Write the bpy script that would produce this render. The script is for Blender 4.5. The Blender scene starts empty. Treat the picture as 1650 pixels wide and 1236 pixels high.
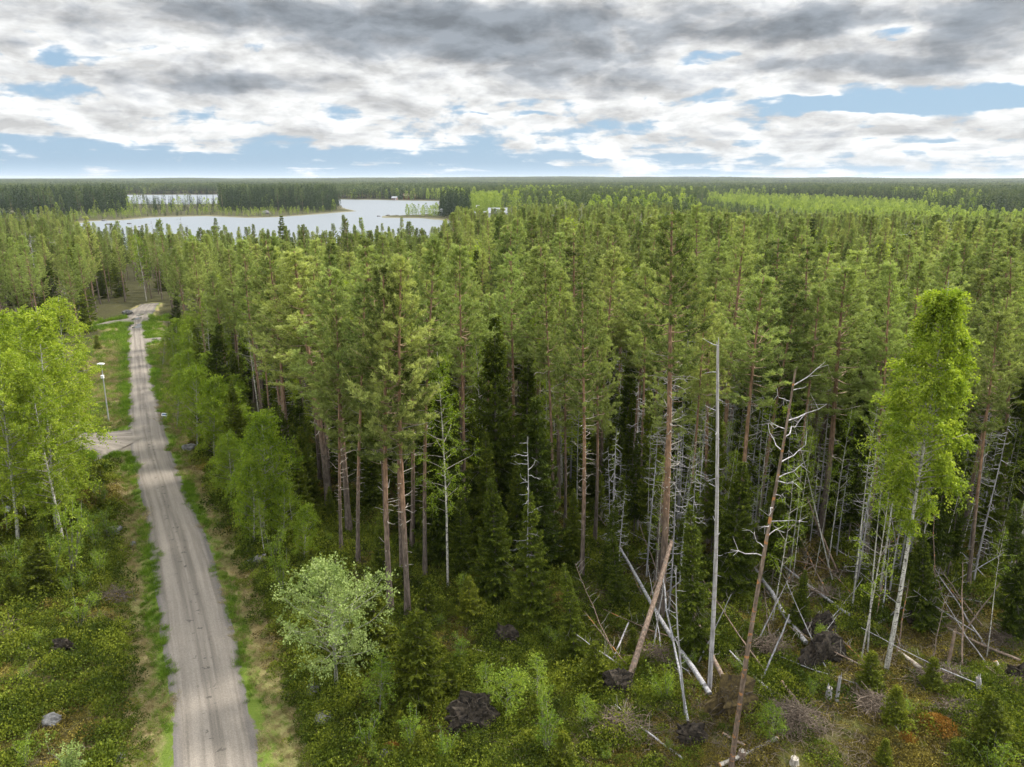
import bpy, math, random
import numpy as np
from mathutils import Vector, Matrix, Euler

SC = bpy.context.scene
COL = SC.collection
R = math.radians
PI = math.pi

# ------------------------------------------------------------------ camera
H = 29.0                       # drone height over the road
F, CX, CY = 1143.0, 825.0, 618.0
TH = R(16.1)
ct, st = math.cos(TH), math.sin(TH)
SC.render.resolution_x, SC.render.resolution_y = 1024, 767
cam_d = bpy.data.cameras.new('camera')
cam = bpy.data.objects.new('camera', cam_d); COL.objects.link(cam)
cam.location = (0, 0, H)
cam.rotation_euler = (PI/2 - TH, 0, 0)
cam_d.sensor_width = 36
cam_d.lens = F/1650*36
cam_d.clip_start = 0.5
cam_d.clip_end = 40000
SC.camera = cam

def ray(px, py):
    a, b = (px-CX)/F, -(py-CY)/F
    return np.array([a, ct + b*st, -st + b*ct])
def G(px, py, z=0.0):
    """ground point seen at photo pixel"""
    d = ray(px, py); k = (z-H)/d[2]
    return np.array([d[0]*k, d[1]*k, z])
def at_depth(px, py, Y):
    """point at forward distance Y seen at photo pixel"""
    d = ray(px, py); k = Y/d[1]
    return np.array([d[0]*k, Y, H+d[2]*k])

# ------------------------------------------------------------------ node helpers
def mat(name):
    m = bpy.data.materials.new(name); m.use_nodes = True
    nt = m.node_tree; nt.nodes.clear()
    out = nt.nodes.new('ShaderNodeOutputMaterial')
    return m, nt, out
def N(nt, t, **kw):
    n = nt.nodes.new(t)
    for k, v in kw.items():
        if k in n.inputs: n.inputs[k].default_value = v
        else: setattr(n, k, v)
    return n
def L(nt, a, b): nt.links.new(a, b)
def mixc(nt, fac, a, b, bt='MIX'):
    n = nt.nodes.new('ShaderNodeMix'); n.data_type = 'RGBA'; n.blend_type = bt
    for s, v in ((n.inputs[0], fac), (n.inputs[6], a), (n.inputs[7], b)):
        if hasattr(v, 'links'): nt.links.new(v, s)
        elif isinstance(v, (int, float)): s.default_value = v
        else: s.default_value = (*v, 1) if len(v) == 3 else v
    return n.outputs[2]
def math_(nt, op, a, b=None, c=None, clamp=False):
    n = nt.nodes.new('ShaderNodeMath'); n.operation = op; n.use_clamp = clamp
    for i, v in enumerate((a, b, c)):
        if v is None: continue
        if hasattr(v, 'links'): nt.links.new(v, n.inputs[i])
        else: n.inputs[i].default_value = v
    return n.outputs[0]
def ramp(nt, fac, stops, interp='LINEAR'):
    n = nt.nodes.new('ShaderNodeValToRGB'); n.color_ramp.interpolation = interp
    e = n.color_ramp.elements
    while len(e) < len(stops): e.new(0.5)
    for x, (p, c) in zip(e, stops):
        x.position = p
        x.color = (c, c, c, 1) if isinstance(c, (int, float)) else (*c, 1)
    nt.links.new(fac, n.inputs[0])
    return n.outputs[0]
def noise(nt, vec, scale, detail=3, rough=0.5, dist=0.0):
    n = N(nt, 'ShaderNodeTexNoise', Scale=scale, Detail=detail, Roughness=rough, Distortion=dist)
    if vec is not None: nt.links.new(vec, n.inputs['Vector'])
    return n.outputs[0]
def rng01(nt, v, a, b, c=0.0, d=1.0):
    n = nt.nodes.new('ShaderNodeMapRange'); n.interpolation_type = 'SMOOTHSTEP'
    nt.links.new(v, n.inputs[0])
    n.inputs[1].default_value = a; n.inputs[2].default_value = b
    n.inputs[3].default_value = c; n.inputs[4].default_value = d
    return n.outputs[0]
def sscale(c, k): return tuple(x*k for x in c)

# ------------------------------------------------------------------ materials
def leaf_mat(name, dark, mid, light, transl=0.35, rough=0.55, nscale=0.9, tree_var=0.5, tint=None):
    """foliage: colour varies from leaf to leaf (attribute tone), in clumps and from tree to tree"""
    m, nt, out = mat(name)
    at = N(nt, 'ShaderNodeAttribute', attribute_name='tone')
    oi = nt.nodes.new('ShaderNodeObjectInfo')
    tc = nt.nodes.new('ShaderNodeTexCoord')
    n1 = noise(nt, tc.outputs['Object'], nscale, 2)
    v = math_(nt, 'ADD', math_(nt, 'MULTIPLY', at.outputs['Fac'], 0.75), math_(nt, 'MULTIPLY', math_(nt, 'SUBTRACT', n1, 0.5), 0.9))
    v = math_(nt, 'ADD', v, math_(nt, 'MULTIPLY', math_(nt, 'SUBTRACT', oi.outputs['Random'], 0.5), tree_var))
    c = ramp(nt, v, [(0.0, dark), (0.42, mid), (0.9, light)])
    if tint:
        r2 = N(nt, 'ShaderNodeTexWhiteNoise', noise_dimensions='1D'); L(nt, oi.outputs['Random'], r2.inputs['W'])
        c = mixc(nt, math_(nt, 'MULTIPLY', r2.outputs[0], 0.75), c, mixc(nt, 1.0, c, tint, 'MULTIPLY'))
    p = N(nt, 'ShaderNodeBsdfPrincipled', Roughness=rough); L(nt, c, p.inputs['Base Color'])
    p.inputs['Specular IOR Level'].default_value = 0.10
    t = nt.nodes.new('ShaderNodeBsdfTranslucent')
    L(nt, mixc(nt, 1.0, c, (1.15, 1.18, 0.72), 'MULTIPLY'), t.inputs[0])
    mx = N(nt, 'ShaderNodeMixShader'); mx.inputs[0].default_value = transl
    L(nt, p.outputs[0], mx.inputs[1]); L(nt, t.outputs[0], mx.inputs[2]); L(nt, mx.outputs[0], out.inputs[0])
    return m

def bark_mat(name, low, high, zlo, zhi, spots=None, spot_scale=6.0, spot_amt=0.5, rough=0.85, zstretch=0.25):
    m, nt, out = mat(name)
    tc = nt.nodes.new('ShaderNodeTexCoord')
    sep = nt.nodes.new('ShaderNodeSeparateXYZ'); L(nt, tc.outputs['Object'], sep.inputs[0])
    mp = N(nt, 'ShaderNodeMapping'); mp.inputs['Scale'].default_value = (1, 1, zstretch); L(nt, tc.outputs['Object'], mp.inputs[0])
    n1 = noise(nt, mp.outputs[0], 9.0, 4, 0.6)
    n2 = noise(nt, tc.outputs['Object'], 1.1, 2)
    zf = rng01(nt, math_(nt, 'ADD', sep.outputs[2], math_(nt, 'MULTIPLY', math_(nt, 'SUBTRACT', n2, .5), 5.0)), zlo, zhi)
    c = mixc(nt, zf, low, high)
    c = mixc(nt, rng01(nt, n1, 0.35, 0.7), mixc(nt, 1.0, c, (0.55, 0.53, 0.52), 'MULTIPLY'), mixc(nt, 1.0, c, (1.25, 1.22, 1.2), 'MULTIPLY'))
    oi = nt.nodes.new('ShaderNodeObjectInfo')
    c = mixc(nt, math_(nt, 'MULTIPLY', oi.outputs['Random'], 0.6), c, mixc(nt, 1.0, c, (0.6, 0.66, 0.7), 'MULTIPLY'))
    if spots:
        mp2 = N(nt, 'ShaderNodeMapping'); mp2.inputs['Scale'].default_value = (1, 1, 2.2); L(nt, tc.outputs['Object'], mp2.inputs[0])
        s = rng01(nt, noise(nt, mp2.outputs[0], spot_scale, 2, 0.5), 0.56, 0.64)
        c = mixc(nt, math_(nt, 'MULTIPLY', s, spot_amt), c, spots)
    p = N(nt, 'ShaderNodeBsdfPrincipled', Roughness=rough); L(nt, c, p.inputs['Base Color'])
    p.inputs['Specular IOR Level'].default_value = 0.2
    b = N(nt, 'ShaderNodeBump', Strength=0.5, Distance=0.03); L(nt, n1, b.inputs['Height']); L(nt, b.outputs[0], p.inputs['Normal'])
    L(nt, p.outputs[0], out.inputs[0])
    return m

def simple_mat(name, col, rough=0.7, var=0.25, nscale=3.0, metal=0.0, col2=None, bump=0.0):
    m, nt, out = mat(name)
    tc = nt.nodes.new('ShaderNodeTexCoord')
    n1 = noise(nt, tc.outputs['Object'], nscale, 5, 0.6)
    c = mixc(nt, rng01(nt, n1, 0.3, 0.7), sscale(col, 1-var), col2 or sscale(col, 1+var))
    p = N(nt, 'ShaderNodeBsdfPrincipled', Roughness=rough, Metallic=metal); L(nt, c, p.inputs['Base Color'])
    p.inputs['Specular IOR Level'].default_value = 0.3
    if bump:
        b = N(nt, 'ShaderNodeBump', Strength=bump, Distance=0.05); L(nt, n1, b.inputs['Height']); L(nt, b.outputs[0], p.inputs['Normal'])
    L(nt, p.outputs[0], out.inputs[0])
    return m

M = {}
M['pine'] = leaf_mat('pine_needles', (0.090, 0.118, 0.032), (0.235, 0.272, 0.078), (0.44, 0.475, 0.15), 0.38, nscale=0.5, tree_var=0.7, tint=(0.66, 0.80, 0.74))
M['spruce'] = leaf_mat('spruce_needles', (0.042, 0.064, 0.008), (0.125, 0.160, 0.016), (0.26, 0.29, 0.03), 0.32, nscale=0.8, tree_var=0.4)
M['far_spruce'] = leaf_mat('far_spruce_needles', (0.014, 0.028, 0.012), (0.034, 0.058, 0.020), (0.085, 0.115, 0.03), 0.15, nscale=0.1, tree_var=0.5)
M['far_birch'] = leaf_mat('far_birch_leaves', (0.11, 0.165, 0.03), (0.22, 0.29, 0.05), (0.37, 0.43, 0.09), 0.42, nscale=0.15, tree_var=0.6)
M['far_pine'] = leaf_mat('far_pine_needles', (0.035, 0.058, 0.022), (0.078, 0.112, 0.040), (0.16, 0.19, 0.06), 0.2, nscale=0.06, tree_var=0.5)
M['young_spruce'] = leaf_mat('young_spruce_needles', (0.06, 0.08, 0.008), (0.15, 0.175, 0.016), (0.29, 0.30, 0.03), 0.32, nscale=1.2, tree_var=0.35)
M['birch'] = leaf_mat('birch_leaves', (0.13, 0.195, 0.018), (0.265, 0.345, 0.030), (0.44, 0.50, 0.065), 0.46, nscale=0.7, tree_var=0.25)
M['birch_green'] = leaf_mat('green_birch_leaves', (0.10, 0.16, 0.014), (0.205, 0.29, 0.022), (0.34, 0.42, 0.045), 0.44, nscale=0.8, tree_var=0.3)
M['sallow'] = leaf_mat('sallow_leaves', (0.14, 0.20, 0.055), (0.25, 0.325, 0.10), (0.39, 0.46, 0.17), 0.35, nscale=1.0, tree_var=0.2)
M['shrub'] = leaf_mat('shrub_leaves', (0.09, 0.15, 0.018), (0.18, 0.26, 0.028), (0.30, 0.37, 0.05), 0.4, nscale=1.5, tree_var=0.4)
M['heath'] = leaf_mat('heath_leaves', (0.040, 0.062, 0.009), (0.110, 0.148, 0.018), (0.225, 0.265, 0.032), 0.32, nscale=2.0, tree_var=1.0, tint=(1.0, 0.92, 0.85))
M['moss'] = leaf_mat('moss_tufts', (0.06, 0.048, 0.016), (0.165, 0.130, 0.030), (0.29, 0.24, 0.045), 0.2, nscale=2.0, tree_var=0.8)
M['grass'] = leaf_mat('grass_blades', (0.07, 0.13, 0.014), (0.14, 0.235, 0.022), (0.24, 0.34, 0.04), 0.4, nscale=1.0, tree_var=0.7)
M['straw'] = leaf_mat('dry_grass_blades', (0.17, 0.135, 0.060), (0.32, 0.26, 0.125), (0.46, 0.39, 0.21), 0.25, nscale=1.0, tree_var=0.7)
M['bark_pine'] = bark_mat('pine_bark', (0.19, 0.152, 0.125), (0.33, 0.205, 0.13), 3.0, 11.0)
M['bark_spruce'] = bark_mat('spruce_bark', (0.15, 0.125, 0.10), (0.18, 0.15, 0.12), 3, 12, (0.26, 0.26, 0.23), 4.0, 0.5)
M['bark_birch'] = bark_mat('birch_bark', (0.48, 0.46, 0.41), (0.60, 0.58, 0.52), 1, 4, (0.055, 0.05, 0.045), 5.0, 0.85)
M['bark_sallow'] = bark_mat('sallow_bark', (0.26, 0.26, 0.20), (0.32, 0.33, 0.25), 1, 4, (0.12, 0.11, 0.09), 5.0, 0.4)
M['twig'] = bark_mat('dead_twig_bark', (0.34, 0.31, 0.265), (0.40, 0.365, 0.315), 1, 9)
M['live_branch'] = bark_mat('live_branch_bark', (0.29, 0.23, 0.165), (0.34, 0.235, 0.145), 8, 20)
M['snag_grey'] = bark_mat('grey_weathered_wood', (0.42, 0.41, 0.42), (0.46, 0.45, 0.45), 1, 12, (0.22, 0.19, 0.17), 3.0, 0.45, zstretch=0.08)
M['snag_brown'] = bark_mat('brown_peeling_bark', (0.22, 0.16, 0.12), (0.28, 0.21, 0.16), 2, 12, (0.50, 0.22, 0.07), 1.7, 0.7)
M['log_red'] = bark_mat('reddish_log_bark', (0.22, 0.165, 0.13), (0.28, 0.205, 0.155), -1, 1, (0.12, 0.13, 0.11), 4.0, 0.5)
M['log_pale'] = bark_mat('pale_log_bark', (0.46, 0.41, 0.34), (0.52, 0.47, 0.40), -1, 1, (0.22, 0.16, 0.12), 3.0, 0.6)
M['cut_wood'] = simple_mat('cut_wood', (0.60, 0.33, 0.13), 0.7, 0.25, 9.0)
M['brush'] = bark_mat('brushwood_bark', (0.17, 0.130, 0.096), (0.235, 0.185, 0.14), -1, 1)
M['root'] = bark_mat('root_bark', (0.07, 0.055, 0.042), (0.12, 0.098, 0.078), -1, 1)
M['soil'] = simple_mat('root_soil', (0.014, 0.011, 0.009), 0.95, 0.6, 5.0, col2=(0.066, 0.052, 0.038), bump=0.6)
M['soil_moss'] = simple_mat('mossy_root_soil', (0.07, 0.05, 0.03), 0.95, 0.5, 4.0, col2=(0.12, 0.088, 0.032), bump=0.6)
M['rock'] = simple_mat('grey_granite', (0.085, 0.083, 0.080), 0.85, 0.45, 2.2, col2=(0.19, 0.185, 0.18), bump=0.4)
M['rust_moss'] = leaf_mat('rusty_moss', (0.12, 0.06, 0.015), (0.30, 0.15, 0.03), (0.42, 0.26, 0.05), 0.15, nscale=1.5, tree_var=0.2)
M['white_paint'] = simple_mat('white_paint', (0.75, 0.76, 0.77), 0.5, 0.08, 4)
M['steel'] = simple_mat('galvanised_steel', (0.42, 0.43, 0.44), 0.5, 0.12, 6, 0.3)
M['sign_blue'] = simple_mat('blue_sign_face', (0.06, 0.10, 0.17), 0.4, 0.1, 4)
M['red_wall'] = simple_mat('red_boards', (0.32, 0.055, 0.04), 0.8, 0.2, 2)
M['grey_roof'] = simple_mat('grey_roof_sheet', (0.25, 0.26, 0.28), 0.5, 0.12, 1)
M['brown_roof'] = simple_mat('brown_roof_tile', (0.26, 0.17, 0.14), 0.8, 0.2, 1)
M['white_wall'] = simple_mat('white_wall', (0.45, 0.46, 0.47), 0.7, 0.08, 2)
M['dark_glass'] = simple_mat('dark_window_glass', (0.03, 0.035, 0.04), 0.15, 0.1, 2)

# ------------------------------------------------------------------ mesh builder
def unit(a):
    a = np.asarray(a, float)
    return a/np.maximum(np.linalg.norm(a, axis=-1, keepdims=True), 1e-9)
class MB:
    def __init__(s): s.v = []; s.f = []; s.t = []; s.n = 0; s.sm = []; s.mi = []
    def add(s, V, Fc, tone=None, smooth=False, mi=0):
        V = np.asarray(V, float).reshape(-1, 3); Fc = np.asarray(Fc, int)
        s.v.append(V); s.f.append(Fc + s.n); s.n += len(V)
        s.t.append(np.full(len(V), 0.5) if tone is None else np.asarray(tone, float))
        s.sm.append(np.full(len(Fc), smooth)); s.mi.append(np.full(len(Fc), mi))
    def tube(s, path, rad, k=6, cap=True, mi=0):
        P = np.asarray(path, float); n = len(P); rad = np.broadcast_to(np.asarray(rad, float), (n,))
        T = unit(np.gradient(P, axis=0))
        ref = np.array([0.0, 0, 1]) if abs(T[:, 2]).mean() < 0.8 else np.array([1.0, 0, 0])
        A = unit(np.cross(T, ref)); B = np.cross(T, A)
        an = np.linspace(0, 2*PI, k, endpoint=False)
        V = P[:, None] + rad[:, None, None]*(np.cos(an)[None, :, None]*A[:, None] + np.sin(an)[None, :, None]*B[:, None])
        V = V.reshape(-1, 3)
        i = np.arange(n-1)[:, None]*k; j = np.arange(k)[None]
        q = np.stack([i+j, i+(j+1) % k, i+k+(j+1) % k, i+k+j], -1).reshape(-1, 4)
        s.add(V, q, smooth=True, mi=mi)
        if cap:
            for e, rev in ((0, True), (n-1, False)):
                ring = V[e*k:(e+1)*k]; c = ring.mean(0)
                fs = [[x, (x+1) % k, k] for x in range(k)]
                if rev: fs = [f[::-1] for f in fs]
                s.add(np.vstack([ring, c]), fs, mi=mi)
    def tris(s, T3, tone=None, mi=0):
        T3 = np.asarray(T3, float); n = len(T3)
        if n: s.add(T3.reshape(-1, 3), np.arange(n*3).reshape(n, 3), None if tone is None else np.repeat(tone, 3), mi=mi)
    def quads(s, Q, tone=None, mi=0):
        Q = np.asarray(Q, float); n = len(Q)
        if n: s.add(Q.reshape(-1, 3), np.arange(n*4).reshape(n, 4), None if tone is None else np.repeat(tone, 4), mi=mi)
    def box(s, c, size, mi=0, rz=0.0):
        c = np.asarray(c, float); h = np.asarray(size, float)/2
        S = np.array([[-1,-1,-1],[1,-1,-1],[1,1,-1],[-1,1,-1],[-1,-1,1],[1,-1,1],[1,1,1],[-1,1,1]])*h
        if rz: S = S @ np.array([[math.cos(rz), math.sin(rz), 0], [-math.sin(rz), math.cos(rz), 0], [0, 0, 1]])
        s.add(S + c, [[0,3,2,1],[4,5,6,7],[0,1,5,4],[1,2,6,5],[2,3,7,6],[3,0,4,7]], mi=mi)
    def blades(s, p, d, ln, w, rng, tone, mi=0):
        """thin pointed triangles"""
        d = unit(d); r = rng.normal(size=p.shape); pr = unit(np.cross(d, r))*(np.asarray(w)/2).reshape(-1, 1)
        s.tris(np.stack([p-pr, p+pr, p+d*np.asarray(ln).reshape(-1, 1)], 1), tone, mi)
    def leaves(s, p, d, ln, w, rng, tone, mi=0):
        d = unit(d); r = rng.normal(size=p.shape); pr = unit(np.cross(d, r))*(np.asarray(w)/2).reshape(-1, 1)
        ln = np.asarray(ln).reshape(-1, 1)
        s.quads(np.stack([p, p+d*ln*.45+pr, p+d*ln, p+d*ln*.45-pr], 1), tone, mi)
    def mesh(s, name, mats):
        me = bpy.data.meshes.new(name)
        V = np.vstack(s.v); tone = np.concatenate(s.t)
        loops = np.concatenate([f.ravel() for f in s.f]); tot = np.concatenate([np.full(len(f), f.shape[1]) for f in s.f])
        start = np.concatenate([[0], np.cumsum(tot)[:-1]])
        me.vertices.add(len(V)); me.vertices.foreach_set('co', V.astype(np.float32).ravel())
        me.loops.add(len(loops)); me.loops.foreach_set('vertex_index', loops.astype(np.int32))
        me.polygons.add(len(tot)); me.polygons.foreach_set('loop_start', start.astype(np.int32))
        me.polygons.foreach_set('use_smooth', np.concatenate(s.sm))
        me.polygons.foreach_set('material_index', np.concatenate(s.mi).astype(np.int32))
        a = me.attributes.new('tone', 'FLOAT', 'POINT'); a.data.foreach_set('value', tone.astype(np.float32))
        me.update(calc_edges=True); me.validate()
        for m in (mats if isinstance(mats, (list, tuple)) else [mats]): me.materials.append(m)
        return me

def link(name, me, parent=None):
    o = bpy.data.objects.new(name, me); COL.objects.link(o)
    if parent: o.parent = parent
    return o
def tag(o, label=None, cat=None, group=None, kind=None):
    if label: o['label'] = label
    if cat: o['category'] = cat
    if group: o['group'] = group
    if kind: o['kind'] = kind
    return o
def thing(name, parts, label, cat, group=None, loc=(0, 0, 0), rot=(0, 0, 0), scl=1.0):
    """an Empty at the thing's base that parents its parts; parts = [(name, mesh), ...]"""
    e = bpy.data.objects.new(name, None); COL.objects.link(e)
    e.empty_display_size = 0.3
    e.location = tuple(loc); e.rotation_euler = tuple(rot)
    e.scale = (scl,)*3 if isinstance(scl, (int, float)) else tuple(scl)
    tag(e, label, cat, group)
    for pn, me in parts: link(pn, me, e)
    return e
# ------------------------------------------------------------------ plant generators (each returns [(part name, mesh)])
def sway_path(rng, h, n=9, amp=0.25, bend=0.0):
    z = np.linspace(0, h, n); ph = rng.uniform(0, 6.28, 4)
    x = amp*np.sin(z/h*3.1+ph[0])*z/h + bend*(z/h)**2
    y = amp*np.sin(z/h*2.7+ph[1])*z/h
    x -= x[0]; y -= y[0]
    return np.stack([x, y, z], 1)
def on_path(P, z):
    return np.array([np.interp(z, P[:, 2], P[:, i]) for i in (0, 1)] + [z])

def pine(seed, h=22.0, cb=0.58, Rc=2.3, dead=30, r0=0.17, fol=1.15, blade=0.18, nbl=14, thin=0.0, wood_k=3):
    rng = np.random.default_rng(seed)
    P = sway_path(rng, h, 10, 0.35)
    tr = MB(); rad = r0*(1-0.80*(np.linspace(0, 1, 10))**1.15); rad[0] *= 1.35
    tr.tube(P, rad, 8)
    br = MB(); cr = MB(); tc, td, tt = [], [], []
    br.tube(P[P[:, 2] >= cb*h-2.5], .01, 3, cap=False)     # unseen core tube inside the trunk, joins the branches into one piece
    z = cb*h
    while z < h-0.25:
        t = (z-cb*h)/(h-cb*h)
        prof = (0.55+1.6*t if t < 0.28 else 1.0-(t-0.28)/0.72*0.90)
        az0 = rng.uniform(0, 6.28); nb = rng.integers(3, 6)
        for b in range(nb):
            if rng.random() < thin+0.08: continue
            az = az0 + b*2*PI/nb + rng.normal(0, .3)
            Lb = Rc*prof*rng.uniform(.65, 1.2); el = R(2+48*t) + rng.normal(0, .14)
            s = np.linspace(0, 1, 5)[:, None]
            hd = np.array([math.cos(az), math.sin(az), 0])
            pts = on_path(P, z) + s*Lb*math.cos(el)*hd + np.array([0, 0, 1])*(s*Lb*math.sin(el) + 0.22*Lb*s**2 - 0.12*Lb*np.sin(s*PI))
            pts[1:] += rng.normal(0, 0.06*Lb, (4, 3))*s[1:]
            br.tube(pts, np.linspace(0.016+0.012*Lb, 0.007, 5), wood_k, cap=False)
            nt_ = max(3, int(Lb*5.5*fol))
            for q in range(nt_):
                u = 0.30 + 0.70*(q+rng.random())/nt_
                base = np.array([np.interp(u, s[:, 0], pts[:, i]) for i in range(3)])
                side = rng.choice([-1, 1])
                dr = unit(hd*rng.uniform(.2, 1.0) + side*np.array([-hd[1], hd[0], 0])*rng.uniform(.2, 1.1) + np.array([0, 0, rng.uniform(0.0, .75)]))
                tl = rng.uniform(.28, .60)*(0.7+0.3*Lb/2)
                if rng.random() < 0.35:
                    br.tube(np.stack([base, base+dr*tl]), [0.008, 0.004], 3, cap=False)
                for w in (0.4, 0.75, 1.0):
                    if rng.random() < 0.12: continue
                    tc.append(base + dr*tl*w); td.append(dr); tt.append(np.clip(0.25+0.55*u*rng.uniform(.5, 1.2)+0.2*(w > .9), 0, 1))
        z += rng.uniform(.38, .58)*(1.0 if t < .7 else .75)
    tc, td, tt = np.array(tc), np.array(td), np.array(tt)
    k = nbl
    p = np.repeat(tc, k, 0) + rng.normal(0, .045, (len(tc)*k, 3))
    d = np.repeat(td, k, 0)*0.55 + np.array([0, 0, .55]) + rng.normal(0, .62, (len(tc)*k, 3))
    ln = rng.uniform(.7, 1.25, len(p))*blade
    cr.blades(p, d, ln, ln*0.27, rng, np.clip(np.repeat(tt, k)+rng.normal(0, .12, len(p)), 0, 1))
    db = MB(); db.tube(P, .01, 3, cap=False)
    for i in range(dead):
        zz = h*rng.uniform(0.16, cb+0.04)
        az = rng.uniform(0, 6.28); Lb = rng.uniform(.35, 1.0)*(0.5 + 1.6*max(0, zz/h-0.2)/cb)
        hd = np.array([math.cos(az), math.sin(az), 0])
        s = np.linspace(0, 1, 4)[:, None]
        pts = on_path(P, zz) + hd*s*Lb + np.array([0, 0, 1])*(s*Lb*rng.uniform(-.15, .25) + rng.uniform(-.1, .3)*Lb*s**2)
        pts[1:] += rng.normal(0, .07*Lb, (3, 3))
        db.tube(pts, np.linspace(.030, .011, 4), 3, cap=False)
        if Lb > .9 and rng.random() < .6:
            q = pts[2]; db.tube(np.stack([q, q+unit(hd+rng.normal(0, .6, 3))*Lb*.4]), [.010, .005], 3, cap=False)
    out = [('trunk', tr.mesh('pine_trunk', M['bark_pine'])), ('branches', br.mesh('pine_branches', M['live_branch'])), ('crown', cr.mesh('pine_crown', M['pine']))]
    if dead: out.append(('dead_branches', db.mesh('pine_dead_branches', M['twig'])))
    return out

def spruce(seed, h=14.0, Rc=1.9, cb=0.04, r0=0.13, step=0.42, dens=1.0, blade=0.21, m='spruce', gap=0.1, bare=0, power=0.85):
    rng = np.random.default_rng(seed)
    P = sway_path(rng, h, 7, 0.08)
    tr = MB(); tr.tube(P, r0*(1-0.93*np.linspace(0, 1, 7)), 6)
    br = MB(); br.tube(P, .008, 3, cap=False); pc, pd, pt, pw = [], [], [], []
    z = max(.12, cb*h)
    while z < h*0.985:
        t = z/h
        Lm = Rc*((1-t)/(1-cb))**power*(1.0 if t > cb+.07 else .85)
        nb = rng.integers(5, 8) if Lm > .5 else 4
        a0 = rng.uniform(0, 6.28)
        for b in range(nb):
            if rng.random() < gap: continue
            az = a0 + b*2*PI/nb + rng.normal(0, .25)
            Lb = Lm*rng.uniform(.7, 1.15) + .08
            hd = np.array([math.cos(az), math.sin(az), 0]); sd = np.array([-hd[1], hd[0], 0])
            s = np.linspace(0, 1, 5)[:, None]
            up = R(38)*t**1.5; droop = 0.42*(1-t)
            pts = on_path(P, z) + hd*s*Lb*math.cos(up) + np.array([0, 0, 1])*(s*Lb*math.sin(up) - droop*Lb*np.sin(s*PI*.62) + 0.16*Lb*s**3)
            br.tube(pts, np.linspace(.010+.007*Lb, .004, 5), 3, cap=False)
            ns = max(3, int(Lb*9*dens))
            for q in range(ns):
                u = 0.12+.88*(q+rng.random())/ns
                base = np.array([np.interp(u, s[:, 0], pts[:, i]) for i in range(3)])
                sl = (0.10+0.36*Lb*(1-u*.75))*rng.uniform(.6, 1.1)
                for sg in (-1, 1):
                    dr = unit(hd*.75 + sg*sd*rng.uniform(.5, 1.1) + np.array([0, 0, -.28*(1-t)+rng.normal(0, .1)]))
                    nn = max(2, int(sl/(.085/dens)))
                    w = (np.arange(nn)+rng.random(nn))/nn
                    pc.append(base + dr*sl*w[:, None]); pd.append(np.repeat(dr[None], nn, 0))
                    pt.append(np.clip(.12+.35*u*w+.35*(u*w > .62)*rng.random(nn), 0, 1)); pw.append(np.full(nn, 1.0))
        z += step*rng.uniform(.8, 1.2)*(1.0 if t < .75 else .7)
    # leader
    pc.append(np.stack([on_path(P, h*.97)]*14)); pd.append(np.tile([0, 0, 1.], (14, 1))); pt.append(np.full(14, .8)); pw.append(np.ones(14))
    pc, pd, pt = np.vstack(pc), np.vstack(pd), np.concatenate(pt)
    k = 3
    p = np.repeat(pc, k, 0)+rng.normal(0, .02, (len(pc)*3, 3)); d = np.repeat(pd, k, 0)*.8 + rng.normal(0, .42, p.shape) - np.array([0, 0, .10])
    ln = rng.uniform(.7, 1.3, len(p))*blade
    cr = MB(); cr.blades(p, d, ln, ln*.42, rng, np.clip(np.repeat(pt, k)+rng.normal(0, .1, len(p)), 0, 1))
    db = MB(); db.tube(P, .008, 3, cap=False)
    for i in range(bare):
        zz = h*rng.uniform(.06, max(cb, .3)+.12); az = rng.uniform(0, 6.28); Lb = Rc*rng.uniform(.35, .85)
        hd = np.array([math.cos(az), math.sin(az), 0]); s = np.linspace(0, 1, 4)[:, None]
        pts = on_path(P, zz) + hd*s*Lb + np.array([0, 0, 1])*(-.35*Lb*s**1.5)
        db.tube(pts, np.linspace(.014, .005, 4), 3, cap=False)
        for _ in range(3):
            q = pts[rng.integers(1, 4)]; db.tube(np.stack([q, q+unit(hd+rng.normal(0, .5, 3)-np.array([0, 0, .6]))*Lb*.35]), [.007, .003], 3, cap=False)
    out = [('trunk', tr.mesh('spruce_trunk', M['bark_spruce'])), ('branches', br.mesh('spruce_branches', M['bark_spruce'])), ('crown', cr.mesh('spruce_crown', M[m]))]
    if bare: out.append(('dead_branches', db.mesh('spruce_dead_branches', M['twig'])))
    return out

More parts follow.
